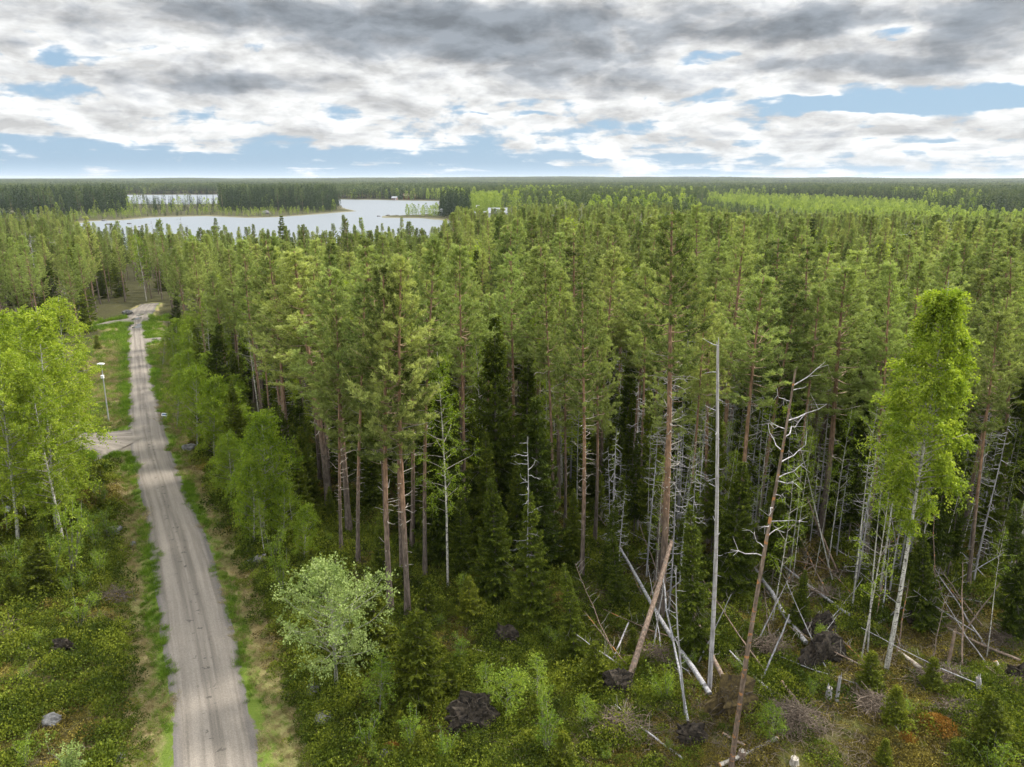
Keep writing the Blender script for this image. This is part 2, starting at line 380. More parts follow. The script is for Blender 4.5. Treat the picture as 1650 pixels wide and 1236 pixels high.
def birch(seed, h=16.0, cb=0.3, Rc=2.4, r0=0.12, nb=46, leaf=0.10, twigs=9, per=9, m='birch', bark='bark_birch', bend=0.0, hang=1.0, clump=0.0, low=0, rise=R(52)):
    rng = np.random.default_rng(seed)
    P = sway_path(rng, h, 10, 0.28, bend)
    tr = MB(); tr.tube(P, np.maximum(r0*(1-0.95*np.linspace(0, 1, 10)), .012), 8)
    br = MB(); br.tube(P[1:], .006, 3, cap=False); pc, pd, pt = [], [], []
    for i in range(nb):
        t = (i+rng.random())/nb; z = h*(cb+(0.97-cb)*t)
        prof = (0.55+.9*t/.35*.5 if t < .35 else 1.0-(t-.35)/.65*.86)
        if low and t < .18 and rng.random() < low: continue
        Lb = Rc*prof*rng.uniform(.6, 1.25)*1.15
        az = i*2.4+rng.normal(0, .35); el = rise*rng.uniform(.7, 1.2)
        hd = np.array([math.cos(az), math.sin(az), 0]); s = np.linspace(0, 1, 6)[:, None]
        pts = on_path(P, z) + hd*Lb*np.sin(s*PI*.55)*.95*math.cos(el)*1.25 + np.array([0, 0, 1])*(Lb*math.sin(el)*s*(1.0-.45*hang*s))
        pts[1:] += rng.normal(0, .05*Lb, (5, 3))*s[1:]
        br.tube(pts, np.linspace(.010+.011*Lb, .004, 6), 3, cap=False)
        skip = rng.random() < clump
        for q in range(twigs if not skip else twigs//3):
            u = .30+.72*(q+rng.random())/twigs; u = min(u, 1.0)
            base = np.array([np.interp(u, s[:, 0], pts[:, j]) for j in range(3)])
            dr = unit(hd*rng.uniform(.1, .9)+rng.normal(0, .55, 3)+np.array([0, 0, .25-.45*hang*rng.random()]))
            tl = rng.uniform(.35, .95)*(.55+.2*Rc)
            w = np.linspace(.12, 1, per)
            pp = base + dr*tl*w[:, None] + np.array([0, 0, -1])*(hang*.42*tl*w[:, None]**2)
            if rng.random() < .5: br.tube(pp[[0, per//2, per-1]], [.006, .004, .002], 3, cap=False)
            pc.append(pp + rng.normal(0, .055, pp.shape)); pd.append(np.tile(dr+np.array([0, 0, -.5*hang]), (per, 1)))
            pt.append(np.full(per, rng.uniform(.15, .95)))
    pc, pd, pt = np.vstack(pc), np.vstack(pd), np.concatenate(pt)
    p = np.repeat(pc, 2, 0)+rng.normal(0, .05, (len(pc)*2, 3)); d = np.repeat(pd, 2, 0)+rng.normal(0, .75, p.shape)
    ln = rng.uniform(.7, 1.25, len(p))*leaf
    cr = MB(); cr.leaves(p, d, ln, ln*.72, rng, np.clip(np.repeat(pt, 2)+rng.normal(0, .14, len(p)), 0, 1))
    return [('trunk', tr.mesh('birch_trunk', M[bark])), ('branches', br.mesh('birch_branches', M['twig' if bark != 'bark_sallow' else 'bark_sallow'])), ('crown', cr.mesh('birch_crown', M[m]))]

def shrub(seed, h=2.2, Rc=1.1, stems=7, leaf=0.085, m='shrub', bark='bark_sallow', dens=1.0, spread=.55):
    rng = np.random.default_rng(seed)
    st_ = MB(); pc, pd, pt = [], [], []
    for i in range(stems):
        az = rng.uniform(0, 6.28); out = Rc*rng.uniform(.1, 1.0)*spread*1.6; hh = h*rng.uniform(.6, 1.0)
        hd = np.array([math.cos(az), math.sin(az), 0]); s = np.linspace(0, 1, 5)[:, None]
        pts = hd*(.06+out*s**1.3) + np.array([0, 0, 1])*hh*s + rng.normal(0, .05, (5, 3))*s
        st_.tube(pts, np.linspace(.012+.007*h, .004, 5), 4, cap=False)
        for q in range(int(8*dens*max(1, h/2.2))):
            u = .22+.78*rng.random(); base = np.array([np.interp(u, s[:, 0], pts[:, j]) for j in range(3)])
            dr = unit(rng.normal(0, .7, 3)+hd*.3+np.array([0, 0, .55])); tl = rng.uniform(.2, .55)*(.5+.25*h)*.8
            w = np.linspace(.1, 1, 8); pp = base+dr*tl*w[:, None]
            if rng.random() < .4: st_.tube(np.stack([base, base+dr*tl]), [.006, .003], 3, cap=False)
            pc.append(pp+rng.normal(0, .06, pp.shape)); pd.append(np.tile(dr, (8, 1))); pt.append(np.full(8, rng.uniform(.1, .9)))
    pc, pd, pt = np.vstack(pc), np.vstack(pd), np.concatenate(pt)
    p = np.repeat(pc, 2, 0)+rng.normal(0, .045, (len(pc)*2, 3)); d = np.repeat(pd, 2, 0)+rng.normal(0, .7, p.shape)
    p[:, 2] = np.maximum(p[:, 2], .03)
    ln = rng.uniform(.7, 1.25, len(p))*leaf
    cr = MB(); cr.leaves(p, d, ln, ln*.7, rng, np.clip(np.repeat(pt, 2)+rng.normal(0, .14, len(p)), 0, 1))
    return [('stems', st_.mesh('shrub_stems', M[bark])), ('foliage', cr.mesh('shrub_foliage', M[m]))]

def snag(seed, h, r0, bark, nbr=14, zmin=.3, Lb0=1.2, topr=.35, up=.2, twist=0.25):
    rng = np.random.default_rng(seed)
    P = sway_path(rng, h, 9, twist); tr = MB(); tr.tube(P, r0*(1-(1-topr)*np.linspace(0, 1, 9)), 8)
    for _ in range(4):  # splintered top
        q = P[-1]; tr.tube(np.stack([q-np.array([0, 0, .2]), q+np.append(rng.normal(0, .06, 2), rng.uniform(.15, .5))]), [r0*topr*.5, .01], 4)
    br = MB(); br.tube(P, .01, 3, cap=False)
    for i in range(nbr):
        t = zmin+(1-zmin)*(i+rng.random())/nbr; az = rng.uniform(0, 6.28); Lb = Lb0*rng.uniform(.3, 1.3)
        hd = np.array([math.cos(az), math.sin(az), 0]); s = np.linspace(0, 1, 5)[:, None]
        pts = on_path(P, h*t)+hd*s*Lb+np.array([0, 0, 1])*(up*Lb*s+rng.uniform(-.2, .45)*Lb*s**2)
        pts[1:] += rng.normal(0, .035*Lb, (4, 3))
        br.tube(pts, np.linspace(.02+.012*Lb, .007, 5), 4, cap=False)
        if Lb > .8:
            for _ in range(3):
                q = pts[rng.integers(2, 5)]; br.tube(np.stack([q, q+unit(hd*.6+rng.normal(0, .6, 3))*Lb*.4]), [.014, .005], 3, cap=False)
    return [('trunk', tr.mesh('snag_trunk', M[bark])), ('branches', br.mesh('snag_branches', M['snag_grey']))]

def far_crown(mb, rng, x, y, z0, h, r, kind, n, size):
    """a distant tree: crown of leaf clumps through its volume"""
    mi = {'pine': 0, 'spruce': 1, 'birch': 2}[kind]; t0 = {'pine': .3, 'spruce': .12, 'birch': .3}[kind]
    t = rng.random(n)
    if kind == 'spruce': lo = .05; t = 1-np.sqrt(1-t); rr = r*(1-t)
    elif kind == 'pine': lo = .42; rr = r*np.where(t < .3, .6+t*1.4, 1.03-(t-.3)/.7*.8)
    else: lo = .12; rr = r*np.where(t < .35, .55+t*1.3, 1.0-((t-.35)/.65)**1.5*.85)
    az = rng.uniform(0, 6.28, n); q = rr*np.sqrt(rng.uniform(.15, 1, n))
    p = np.stack([x+q*np.cos(az), y+q*np.sin(az), z0+h*(lo+(1-lo)*t)], 1)
    out = np.stack([np.cos(az), np.sin(az), np.full(n, .35 if kind != 'spruce' else -.25)], 1)
    d = out + rng.normal(0, .6, (n, 3))
    ln = rng.uniform(.7, 1.4, n)*size
    mb.blades(p, d, ln, ln*.55, rng, np.clip(t0+.4*t+rng.normal(0, .2, n), 0, 1), mi)
    if kind == 'pine':
        mb.blades(np.array([[x, y, z0]]), np.array([[0, 0, 1.]]), [h*.95], [.4], rng, np.array([.5]), 3)
        mb.blades(np.array([[x, y, z0]]), np.array([[0, 0, 1.]]), [h*.95], [.4], rng, np.array([.5]), 3)
# ------------------------------------------------------------------ terrain
rngG = np.random.default_rng(7)
ROADL = [(282,1330),(290,1236),(282,1140),(272,1050),(262,980),(250,900),(238,830),(228,780),(216,735),(211,690),(209,650),(207,600),(207,560),(206,530),(207,515)]
ROADR = [(432,1330),(415,1236),(396,1140),(378,1050),(361,980),(338,900),(312,830),(291,780),(273,735),(261,690),(253,650),(244,600),(238,560),(234,530),(232,510)]
rl = np.array([G(*p) for p in ROADL]); rr_ = np.array([G(*p) for p in ROADR])
RY = (rl[:, 1]+rr_[:, 1])/2
RXL, RXR = rl[:, 0], rr_[:, 0]
def road_edges(y):
    return np.interp(y, RY, RXL), np.interp(y, RY, RXR)
BR = {'left_track': [G(219,712), G(200,710), G(165,709), G(120,706), G(60,700)],
      'far_left_track': [G(221,513), G(200,516), G(178,519), G(160,523)],
      'far_track': [G(221,520), G(224,508), G(233,496), G(244,489)],
      'right_track': [G(232,549), G(255,546), G(290,543), G(340,540)]}
BW = {'left_track': [6.0, 4.2, 2.7, 2.0, 1.6], 'far_left_track': [2.4, 1.7, 1.3, 1.0], 'far_track': [2.4, 2.6, 2.2, 1.8], 'right_track': [2.6, 1.4, 1.1, 1.1]}
def seg_dist(x, y, pts, wd):
    d = np.full(np.shape(x), 1e9)
    for i_, (a, b, w0, w1) in enumerate(zip(pts[:-1], pts[1:], wd[:-1], wd[1:])):
        ax, ay = a[:2]; bx, by = b[:2]; L2 = (bx-ax)**2+(by-ay)**2+1e-9
        tr = ((x-ax)*(bx-ax)+(y-ay)*(by-ay))/L2; t = np.clip(tr, 0, 1)
        e = np.hypot(x-ax-t*(bx-ax), y-ay-t*(by-ay))-(w0+(w1-w0)*t)
        d = np.minimum(d, np.where((tr < 0) & (i_ == 0), 1e9, e))       # no gravel beyond where a track begins
    return d
def road_dist(x, y):
    """metres from the road's edge (negative on the road), side tracks included"""
    x = np.asarray(x, float); y = np.asarray(y, float)
    l, r = road_edges(y)
    d = np.maximum(l-x, x-r)
    d = np.where(y > RY[-1]+1, 1e3, d)
    d = np.where(y > RY[-1]+1, np.hypot(x-(RXL[-1]+RXR[-1])/2, y-RY[-1])-1.8, d)
    for k, pts in BR.items():
        d = np.minimum(d, seg_dist(x, y, pts, BW[k]))
    return d
WZ = -0.6
WATER = [[(120,362),(150,356.5),(200,355),(250,350.5),(330,348.5),(400,351.5),(450,350),(500,346.5),(555,342),(578,340.5),(557,336),(548,330),(545,321.5),(610,322.2),(650,323.3),(708,324),(705,333),(700,344),(660,346.5),(615,348),(612,351),(680,352),(720,356),(760,362),(775,380),(760,400),(600,420),(400,420),(250,410),(200,400),(160,380)],
         [(195,314.3),(357,313.6),(356,328),(300,329.5),(215,328.5),(200,322)],
         [(-80,341),(10,340.5),(14,344),(-80,347)]]
WPOLY = [np.array([G(px, py, WZ)[:2] for px, py in w]) for w in WATER]
def water_sd(x, y):
    """signed distance to the shoreline: positive in water"""
    x = np.asarray(x, float); y = np.asarray(y, float)
    best = np.full(x.shape, -1e4)
    for P in WPOLY:
        d = np.full(x.shape, 1e9); ins = np.zeros(x.shape, bool)
        for i in range(len(P)):
            a, b = P[i], P[(i+1) % len(P)]
            L2 = ((b-a)**2).sum()+1e-9
            t = np.clip(((x-a[0])*(b[0]-a[0])+(y-a[1])*(b[1]-a[1]))/L2, 0, 1)
            d = np.minimum(d, np.hypot(x-a[0]-t*(b[0]-a[0]), y-a[1]-t*(b[1]-a[1])))
            c = ((a[1] > y) != (b[1] > y))
            with np.errstate(divide='ignore', invalid='ignore'):
                xi = (b[0]-a[0])*(y-a[1])/(b[1]-a[1])+a[0]
            ins ^= c & (x < xi)
        best = np.maximum(best, np.where(ins, d, -d))
    return best
def vnoise(x, y, s, seed=0):
    """cheap smooth value noise 0..1"""
    x = np.asarray(x, float)/s; y = np.asarray(y, float)/s
    i = np.floor(x).astype(int); j = np.floor(y).astype(int); u = x-i; v = y-j
    u = u*u*(3-2*u); v = v*v*(3-2*v)
    def hsh(a, b):
        n = (a*374761393 + b*668265263 + seed*974711) & 0x7fffffff
        n = ((n ^ (n >> 13))*1274126177) & 0x7fffffff
        return ((n ^ (n >> 16)) & 0xffff)/65535.0
    return (hsh(i, j)*(1-u)+hsh(i+1, j)*u)*(1-v)+(hsh(i, j+1)*(1-u)+hsh(i+1, j+1)*u)*v
def smooth(a, b, t):
    t = np.clip((t-a)/(b-a), 0, 1); return t*t*(3-2*t)
def gz(x, y):
    x = np.asarray(x, float); y = np.asarray(y, float)
    r = np.hypot(x, y)
    d = np.where(r < 400, road_dist(x, y), 50)
    rough = (vnoise(x, y, 5.5, 1)-.5)*.55 + (vnoise(x, y, 1.9, 2)-.5)*.30 + (vnoise(x, y, .8, 3)-.5)*.13
    z = rough*smooth(1.2, 4.0, d) - .28*smooth(.3, 1.6, d)*(1-smooth(2.2, 4.5, d)) - .05*smooth(0, .4, d)
    z = np.where(d < .0, -.05, z)
    # low ridges on the horizon
    az = np.degrees(np.arctan2(x, y))
    z = z + smooth(2500, 6500, r)*(14 + 16*np.exp(-((az-9)/16)**2) + 10*(vnoise(az, r/900, 4.0, 9)-.5))
    return z
def terr(x, y):
    z = gz(x, y); w = water_sd(x, y)
    return np.where(w > -14, np.where(w > 0, WZ-.15-np.minimum(w*.08, 1.5), z*smooth(0, 7, -w)+(WZ+.0)*(1-smooth(0, 7, -w))), z)
def gz1(x, y): return float(gz(np.array([x]), np.array([y]))[0])
def project(x, y, z=0):
    Y = y; dx = x; dz = z-H
    dep = Y*ct - dz*st; v = Y*st + dz*ct
    return CX+F*dx/dep, CY-F*v/dep

# one ground sheet, fine near the camera, reaching past the horizon
azs = np.concatenate([np.arange(-180, -60, 8.), np.arange(-60, -42, 2.), np.arange(-42, 42.01, .26), np.arange(44, 60, 2.), np.arange(60, 181, 8.)])
rs = [2.0, 8, 14, 19, 23]; 
while rs[-1] < 14000: rs.append(rs[-1]+max(.34, .0105*rs[-1]) if rs[-1] < 2500 else rs[-1]*1.06)
rs = np.array(rs)
AA, RR = np.meshgrid(np.radians(azs), rs)
gx, gy = RR*np.sin(AA), RR*np.cos(AA)
gzv = terr(gx.ravel(), gy.ravel())
nA, nR = len(azs), len(rs)
i = np.arange(nR-1)[:, None]*nA; j = np.arange(nA-1)[None]
quads = np.stack([i+j, i+j+1, i+nA+j+1, i+nA+j], -1).reshape(-1, 4)[:, ::-1]
mb = MB(); mb.add(np.stack([gx.ravel(), gy.ravel(), gzv], 1), quads, smooth=True)
# ---- ground material
m, nt, out = mat('ground')
tc = nt.nodes.new('ShaderNodeTexCoord'); ob = tc.outputs['Object']
aR = N(nt, 'ShaderNodeAttribute', attribute_name='road_distance').outputs['Fac']
aS = N(nt, 'ShaderNodeAttribute', attribute_name='shore').outputs['Fac']
aF = N(nt, 'ShaderNodeAttribute', attribute_name='forest').outputs['Fac']
n_big = noise(nt, ob, .22, 4, .6); n_mid = noise(nt, ob, 1.3, 4, .6); n_fine = noise(nt, ob, 9.0, 4, .65)
moss = mixc(nt, rng01(nt, n_mid, .35, .65), (0.055, 0.060, 0.014), (0.105, 0.095, 0.022))
brown = mixc(nt, n_fine, (0.048, 0.042, 0.020), (0.115, 0.098, 0.05))
floor_ = mixc(nt, rng01(nt, n_big, .45, .62), moss, brown)
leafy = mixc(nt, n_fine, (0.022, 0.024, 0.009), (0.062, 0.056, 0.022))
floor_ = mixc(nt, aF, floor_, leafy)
straw = mixc(nt, n_fine, (0.16, 0.125, 0.055), (0.36, 0.29, 0.15))
green = mixc(nt, n_fine, (0.065, 0.105, 0.014), (0.15, 0.20, 0.03))
wob = math_(nt, 'ADD', aR, math_(nt, 'MULTIPLY', math_(nt, 'SUBTRACT', n_mid, .5), 2.6))
verge = mixc(nt, rng01(nt, wob, .6, 1.7), green, mixc(nt, rng01(nt, n_big, .4, .6), straw, mixc(nt, .5, straw, green)))
edge = mixc(nt, n_fine, (0.11, 0.095, 0.078), (0.20, 0.175, 0.145))
verge = mixc(nt, rng01(nt, wob, -.1, .35), edge, verge)
base = mixc(nt, rng01(nt, wob, 3.0, 5.2), verge, floor_)
sand = mixc(nt, n_mid, (0.10, 0.098, 0.05), (0.22, 0.20, 0.14))
base = mixc(nt, aS, base, sand)
p = N(nt, 'ShaderNodeBsdfPrincipled', Roughness=.95); p.inputs['Specular IOR Level'].default_value = .15
L(nt, base, p.inputs['Base Color'])
b = N(nt, 'ShaderNodeBump', Strength=.8, Distance=.12); L(nt, math_(nt, 'ADD', n_fine, n_mid), b.inputs['Height']); L(nt, b.outputs[0], p.inputs['Normal'])
L(nt, p.outputs[0], out.inputs[0]); M['ground'] = m
YEDGE = np.array([(-400,562),(140,562),(165,522),(190,505),(250,560),(330,640),(400,690),(470,790),(540,880),(620,960),(700,965),(800,900),(900,930),(1000,960),(1100,1000),(1200,960),(1300,930),(1400,960),(1500,960),(1650,930),(2100,930)], float)
def in_forest(x, y):
    px, py = project(np.asarray(x, float), np.asarray(y, float))
    return py < np.interp(px, YEDGE[:, 0], YEDGE[:, 1])
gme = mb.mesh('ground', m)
X, Y = gx.ravel(), gy.ravel(); near = np.hypot(X, Y) < 420
w = water_sd(X, Y)
for nm, val in (('road_distance', np.where(near, np.clip(road_dist(X, Y)+np.where((Y > 150) & (road_dist(X, Y) > .4), 3.5, 0), -2, 12), 12)),
                ('shore', (1-smooth(2, 9, -w))*(RR.ravel() > 300)),
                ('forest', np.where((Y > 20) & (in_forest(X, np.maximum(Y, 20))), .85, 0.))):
    a = gme.attributes.new(nm, 'FLOAT', 'POINT'); a.data.foreach_set('value', val.astype(np.float32))
ground = link('ground', gme); tag(ground, 'mossy forest ground with dry grass along the road', kind='structure')

# ---- road sheets
def road_mat(name, branch=False):
    m, nt, out = mat(name)
    tc = nt.nodes.new('ShaderNodeTexCoord'); ob = tc.outputs['Object']
    ac = N(nt, 'ShaderNodeAttribute', attribute_name='across').outputs['Fac']
    al = N(nt, 'ShaderNodeAttribute', attribute_name='along').outputs['Fac']
    cmb = nt.nodes.new('ShaderNodeCombineXYZ'); L(nt, math_(nt, 'MULTIPLY', ac, 2.0), cmb.inputs[0]); L(nt, math_(nt, 'MULTIPLY', al, .022), cmb.inputs[1])
    streak = noise(nt, cmb.outputs[0], 2.6, 4, .55)
    fine = noise(nt, ob, 14, 4, .7); mid = noise(nt, ob, 1.1, 4, .6)
    c = mixc(nt, rng01(nt, streak, .36, .64), (0.142, 0.124, 0.103), (0.235, 0.206, 0.172))
    c = mixc(nt, math_(nt, 'MULTIPLY', rng01(nt, mid, .45, .75), .45), c, (0.155, 0.136, 0.115))
    # damp darker wheel ruts and loose gravel shoulders
    aa = math_(nt, 'ABSOLUTE', ac)
    rut = math_(nt, 'MULTIPLY', rng01(nt, math_(nt, 'ABSOLUTE', math_(nt, 'SUBTRACT', aa, .46)), .20, .04), .45)
    if not branch: c = mixc(nt, rut, c, (0.26, 0.228, 0.19))
    sh = math_(nt, 'MULTIPLY', rng01(nt, aa, .70, .98), .7)
    c = mixc(nt, sh, c, (0.115, 0.105, 0.10))
    pot = rng01(nt, noise(nt, ob, 2.3, 3, .6), .60, .66)
    c = mixc(nt, math_(nt, 'MULTIPLY', math_(nt, 'MULTIPLY', pot, .75), rng01(nt, aa, .40, .08)), c, (0.062, 0.056, 0.047))
    c = mixc(nt, rng01(nt, fine, .35, .68), mixc(nt, 1.0, c, (.80, .80, .81), 'MULTIPLY'), mixc(nt, 1.0, c, (1.12, 1.11, 1.10), 'MULTIPLY'))
    p = N(nt, 'ShaderNodeBsdfPrincipled', Roughness=.9); p.inputs['Specular IOR Level'].default_value = .2
    L(nt, c, p.inputs['Base Color'])
    b = N(nt, 'ShaderNodeBump', Strength=.5, Distance=.04); L(nt, math_(nt, 'ADD', fine, mid), b.inputs['Height']); L(nt, b.outputs[0], p.inputs['Normal'])
    L(nt, p.outputs[0], out.inputs[0]); return m
M['road'] = road_mat('gravel'); M['road2'] = road_mat('track_gravel', True)
def road_sheet(name, pts, hw, z0, matl, label, nx=17, wob=.09):
    pts = np.asarray(pts)[:, :2]; s = np.concatenate([[0], np.cumsum(np.hypot(*np.diff(pts, axis=0).T))])
    ss = np.arange(0, s[-1], .6); cx_ = np.interp(ss, s, pts[:, 0]); cy_ = np.interp(ss, s, pts[:, 1]); hw = np.interp(ss, s, hw); wob_ = wob
    ker = np.ones(9)/9
    if len(ss) > 30:
        for arr in (cx_, cy_):
            pad = np.concatenate([2*arr[0]-arr[8:0:-1], arr, 2*arr[-1]-arr[-2:-10:-1]])
            arr[:] = np.convolve(pad, np.ones(17)/17, 'valid')
    T = unit(np.stack([np.gradient(cx_), np.gradient(cy_)], 1)); Nn = np.stack([T[:, 1], -T[:, 0]], 1)
    u = np.linspace(-1, 1, nx)
    lw = hw[:, None]*(1+0*u[None])
    e1 = hw + wob*(vnoise(ss, ss*0, 4.3, 11)-.5)*2 + wob*(vnoise(ss, ss*0, 1.6, 13)-.5); e2 = hw + wob*(vnoise(ss, ss*0, 4.3, 12)-.5)*2 + wob*(vnoise(ss, ss*0, 1.6, 14)-.5)
    off = np.where(u[None] < 0, u[None]*e1[:, None], u[None]*e2[:, None])
    x = cx_[:, None]+off*Nn[:, :1]; y = cy_[:, None]+off*Nn[:, 1:]
    z = z0+.07*(1-u[None]**2)-.035*np.exp(-((np.abs(u[None])-.46)/.13)**2)+.02*(vnoise(x, y, .9, 21)-.5) - .03*(np.abs(u[None]) > .99)
    n = len(ss); i = np.arange(n-1)[:, None]*nx; j = np.arange(nx-1)[None]
    q = np.stack([i+j, i+j+1, i+nx+j+1, i+nx+j], -1).reshape(-1, 4)
    mb = MB(); mb.add(np.stack([x, y, z], -1).reshape(-1, 3), q, smooth=True)
    me = mb.mesh(name, matl)
    for nm, v in (('across', np.broadcast_to(u[None], x.shape)), ('along', np.broadcast_to(ss[:, None], x.shape))):
        a = me.attributes.new(nm, 'FLOAT', 'POINT'); a.data.foreach_set('value', np.ascontiguousarray(v, dtype=np.float32).ravel())
    o = link(name, me); tag(o, label, kind='structure'); return o
rc = (rl+rr_)/2
road_sheet('gravel_road', rc, (RXR-RXL)/2, .0, M['road'], 'grey brown gravel road with wheel tracks')
# side tracks, each slightly below the main road where they run under its edge
road_sheet('side_track', BR['left_track'], BW['left_track'], -.012, M['road2'], 'gravel side track leaving the road to the left', wob=.5)
road_sheet('side_track', BR['far_left_track'], BW['far_left_track'], -.020, M['road2'], 'far gravel track turning left behind the pines', wob=.5)
road_sheet('side_track', BR['far_track'], BW['far_track'], -.008, M['road2'], 'muddy track bending away at the end of the road', wob=.4)
road_sheet('side_track', BR['right_track'], BW['right_track'], -.012, M['road2'], 'short gravel track leaving the road to the right', wob=.3)

# ---- lake
m, nt, out = mat('lake_water')
tc = nt.nodes.new('ShaderNodeTexCoord')
mp = N(nt, 'ShaderNodeMapping'); mp.inputs['Scale'].default_value = (.25, .8, 1); L(nt, tc.outputs['Object'], mp.inputs[0])
nz = noise(nt, mp.outputs[0], 1.0, 4, .6)
p = N(nt, 'ShaderNodeBsdfPrincipled', Roughness=.42); p.inputs['Base Color'].default_value = (.10, .12, .14, 1); p.inputs['IOR'].default_value = 2.0
b = N(nt, 'ShaderNodeBump', Strength=.35, Distance=.25); L(nt, nz, b.inputs['Height']); L(nt, b.outputs[0], p.inputs['Normal'])
L(nt, p.outputs[0], out.inputs[0])
mb = MB(); mb.add([[-900, 240, WZ], [60, 240, WZ], [60, 1700, WZ], [-1100, 1700, WZ]], [[0, 1, 2, 3]])
lake = link('lake_water', mb.mesh('lake_water', m)); tag(lake, 'pale still lake water behind the forest', kind='structure')
# ------------------------------------------------------------------ plant kinds (each built once, copies share the meshes)
rng = np.random.default_rng(2024)
KIND = {}
def kind(key, h, parts, feat=''): KIND[key] = (h, parts, feat)
kind('pine0', 22, pine(11, 22, .53, 2.4, 26), 'broad crowned')
kind('pine1', 23, pine(12, 23, .58, 2.1, 46, 0.17), 'twiggy stemmed')
kind('pine2', 22, pine(13, 22, .61, 1.9, 30, 0.15, thin=.08), 'thin crowned')
kind('pine3', 21, pine(14, 21, .47, 2.6, 20, 0.18), 'deep crowned')
kind('pine4', 23, pine(15, 23, .63, 1.8, 40, 0.14, thin=.05), 'high crowned')
kind('pine5', 22, pine(16, 22, .45, 2.0, 34, 0.15, thin=.05), 'long crowned')
kind('pine_bare', 25, pine(17, 25, .66, 2.5, 95, 0.22, fol=1.1, thin=.06), 'many branched')
kind('pine_thin', 24, pine(18, 24, .60, 2.3, 70, 0.19, fol=.95, thin=.12), 'gaunt')
kind('spruce0', 14, spruce(21, 14, 2.4), 'full skirted')
kind('spruce1', 15, spruce(22, 15, 2.1, cb=.08, gap=.2, bare=26), 'ragged')
kind('spruce2', 12, spruce(23, 12, 2.4, cb=.06, gap=.15, bare=14), 'spreading')
kind('spruce3', 16, spruce(24, 16, 1.9, cb=.25, gap=.2, bare=44), 'bare stemmed')
kind('young0', 4.5, spruce(31, 4.5, 1.4, cb=.02, r0=.05, step=.26, dens=1.25, blade=.16, m='young_spruce', gap=.03, power=.8), 'dense')
kind('young1', 3.0, spruce(32, 3.0, .85, cb=.02, r0=.04, step=.22, dens=1.4, blade=.14, m='young_spruce', gap=.05), 'small')
kind('birch0', 17, birch(41, 17, .18, 2.8, .13, 68, leaf=.12, twigs=15, per=12), 'full')
kind('birch1', 16, birch(42, 16, .14, 2.6, .11, 66, leaf=.12, twigs=15, per=12), 'leafy')
kind('birch2', 18, birch(43, 18, .34, 2.0, .10, 44, m='birch_green'), 'slim')
kind('birch_star', 23, birch(44, 23, .40, 2.65, .15, 102, leaf=.14, twigs=19, per=14, bend=1.6, low=.40, clump=.17, hang=1.1), 'bright')
kind('birch_thin', 14, birch(45, 14, .30, 1.5, .06, 26, twigs=6, per=7, m='birch_green', clump=.4, hang=.8), 'thin')
kind('birch_stem', 15, birch(46, 15, .62, 1.1, .06, 16, twigs=5, per=6, m='birch_green', clump=.5, hang=.6), 'nearly bare')
kind('green0', 8, birch(47, 8, .10, 2.3, .08, 50, leaf=.115, twigs=12, per=10, m='birch_green', hang=.4), 'bushy')
kind('green1', 7, birch(48, 7, .08, 1.9, .07, 46, leaf=.115, twigs=11, per=10, m='birch_green', hang=.3), 'rounded')
kind('sallow', 8, birch(49, 8, .20, 3.1, .12, 66, leaf=.125, twigs=12, per=9, m='sallow', bark='bark_sallow', hang=.25, clump=.05, rise=R(46)), 'pale')
kind('shrub0', 2.4, shrub(51, 2.4, 1.2, 8), 'round')
kind('shrub1', 3.2, shrub(52, 3.2, 1.1, 7, .095), 'upright')
kind('shrub2', 1.7, shrub(53, 1.7, 1.1, 9, .075), 'low')
kind('shrub_pale', 3.0, shrub(54, 3.0, 1.4, 9, .095, 'sallow'), 'pale')
kind('sapling', 3.4, birch(55, 3.4, .2, .9, .03, 20, leaf=.10, twigs=6, per=7, m='shrub', hang=.1, bark='bark_sallow'), 'light green')
kind('dead_spruce', 13, snag(61, 13, .10, 'snag_grey', 60, .08, 1.0, .15, up=-.25), 'dead')

PART_LABEL = {}
SPECIES = {'pine': 'pine_tree', 'spruce': 'spruce_tree', 'young': 'young_spruce', 'birch': 'birch_tree', 'green': 'birch_tree', 'sallow': 'sallow_tree', 'shrub': 'shrub', 'sapling': 'sapling', 'dead': 'dead_spruce'}
CATS = {'pine_tree': 'pine tree', 'spruce_tree': 'spruce tree', 'young_spruce': 'young spruce', 'birch_tree': 'birch tree', 'sallow_tree': 'sallow tree', 'shrub': 'shrub', 'sapling': 'sapling', 'dead_spruce': 'dead tree'}
def species(key):
    for k in sorted(SPECIES, key=len, reverse=True):
        if key.startswith(k): return SPECIES[k]
taken = []         # (x, y, radius)
def free(x, y, r):
    return all((x-a)**2+(y-b)**2 > (max(r, c))**2 for a, b, c in taken)
def put(key, p, top=None, h=None, label='', group=None, fat=1.0, rad=2.2, spin=None):
    h0, parts, _ = KIND[key]; p = np.array([p[0], p[1], gz1(p[0], p[1])-.05])
    if top is not None:
        v = Vector(top-p); hh = v.length; q = Vector((0, 0, 1)).rotation_difference(v.normalized())
    else:
        hh = h; a = rng.uniform(0, 6.28); t = R(abs(rng.normal(0, 1.6))); q = Vector((0, 0, 1)).rotation_difference(Vector((math.sin(t)*math.cos(a), math.sin(t)*math.sin(a), math.cos(t))))
    spin = rng.uniform(0, 6.28) if spin is None else spin
    e = (q.to_matrix() @ Matrix.Rotation(spin, 3, 'Z')).to_euler()
    s = hh/h0; sp = species(key)
    taken.append((p[0], p[1], rad))
    sx = s*fat if fat != 1.0 else s*(1 if s < 1 else s**-.4)
    return thing(sp, parts, label, CATS[sp], group, p, e, (sx, sx, s))
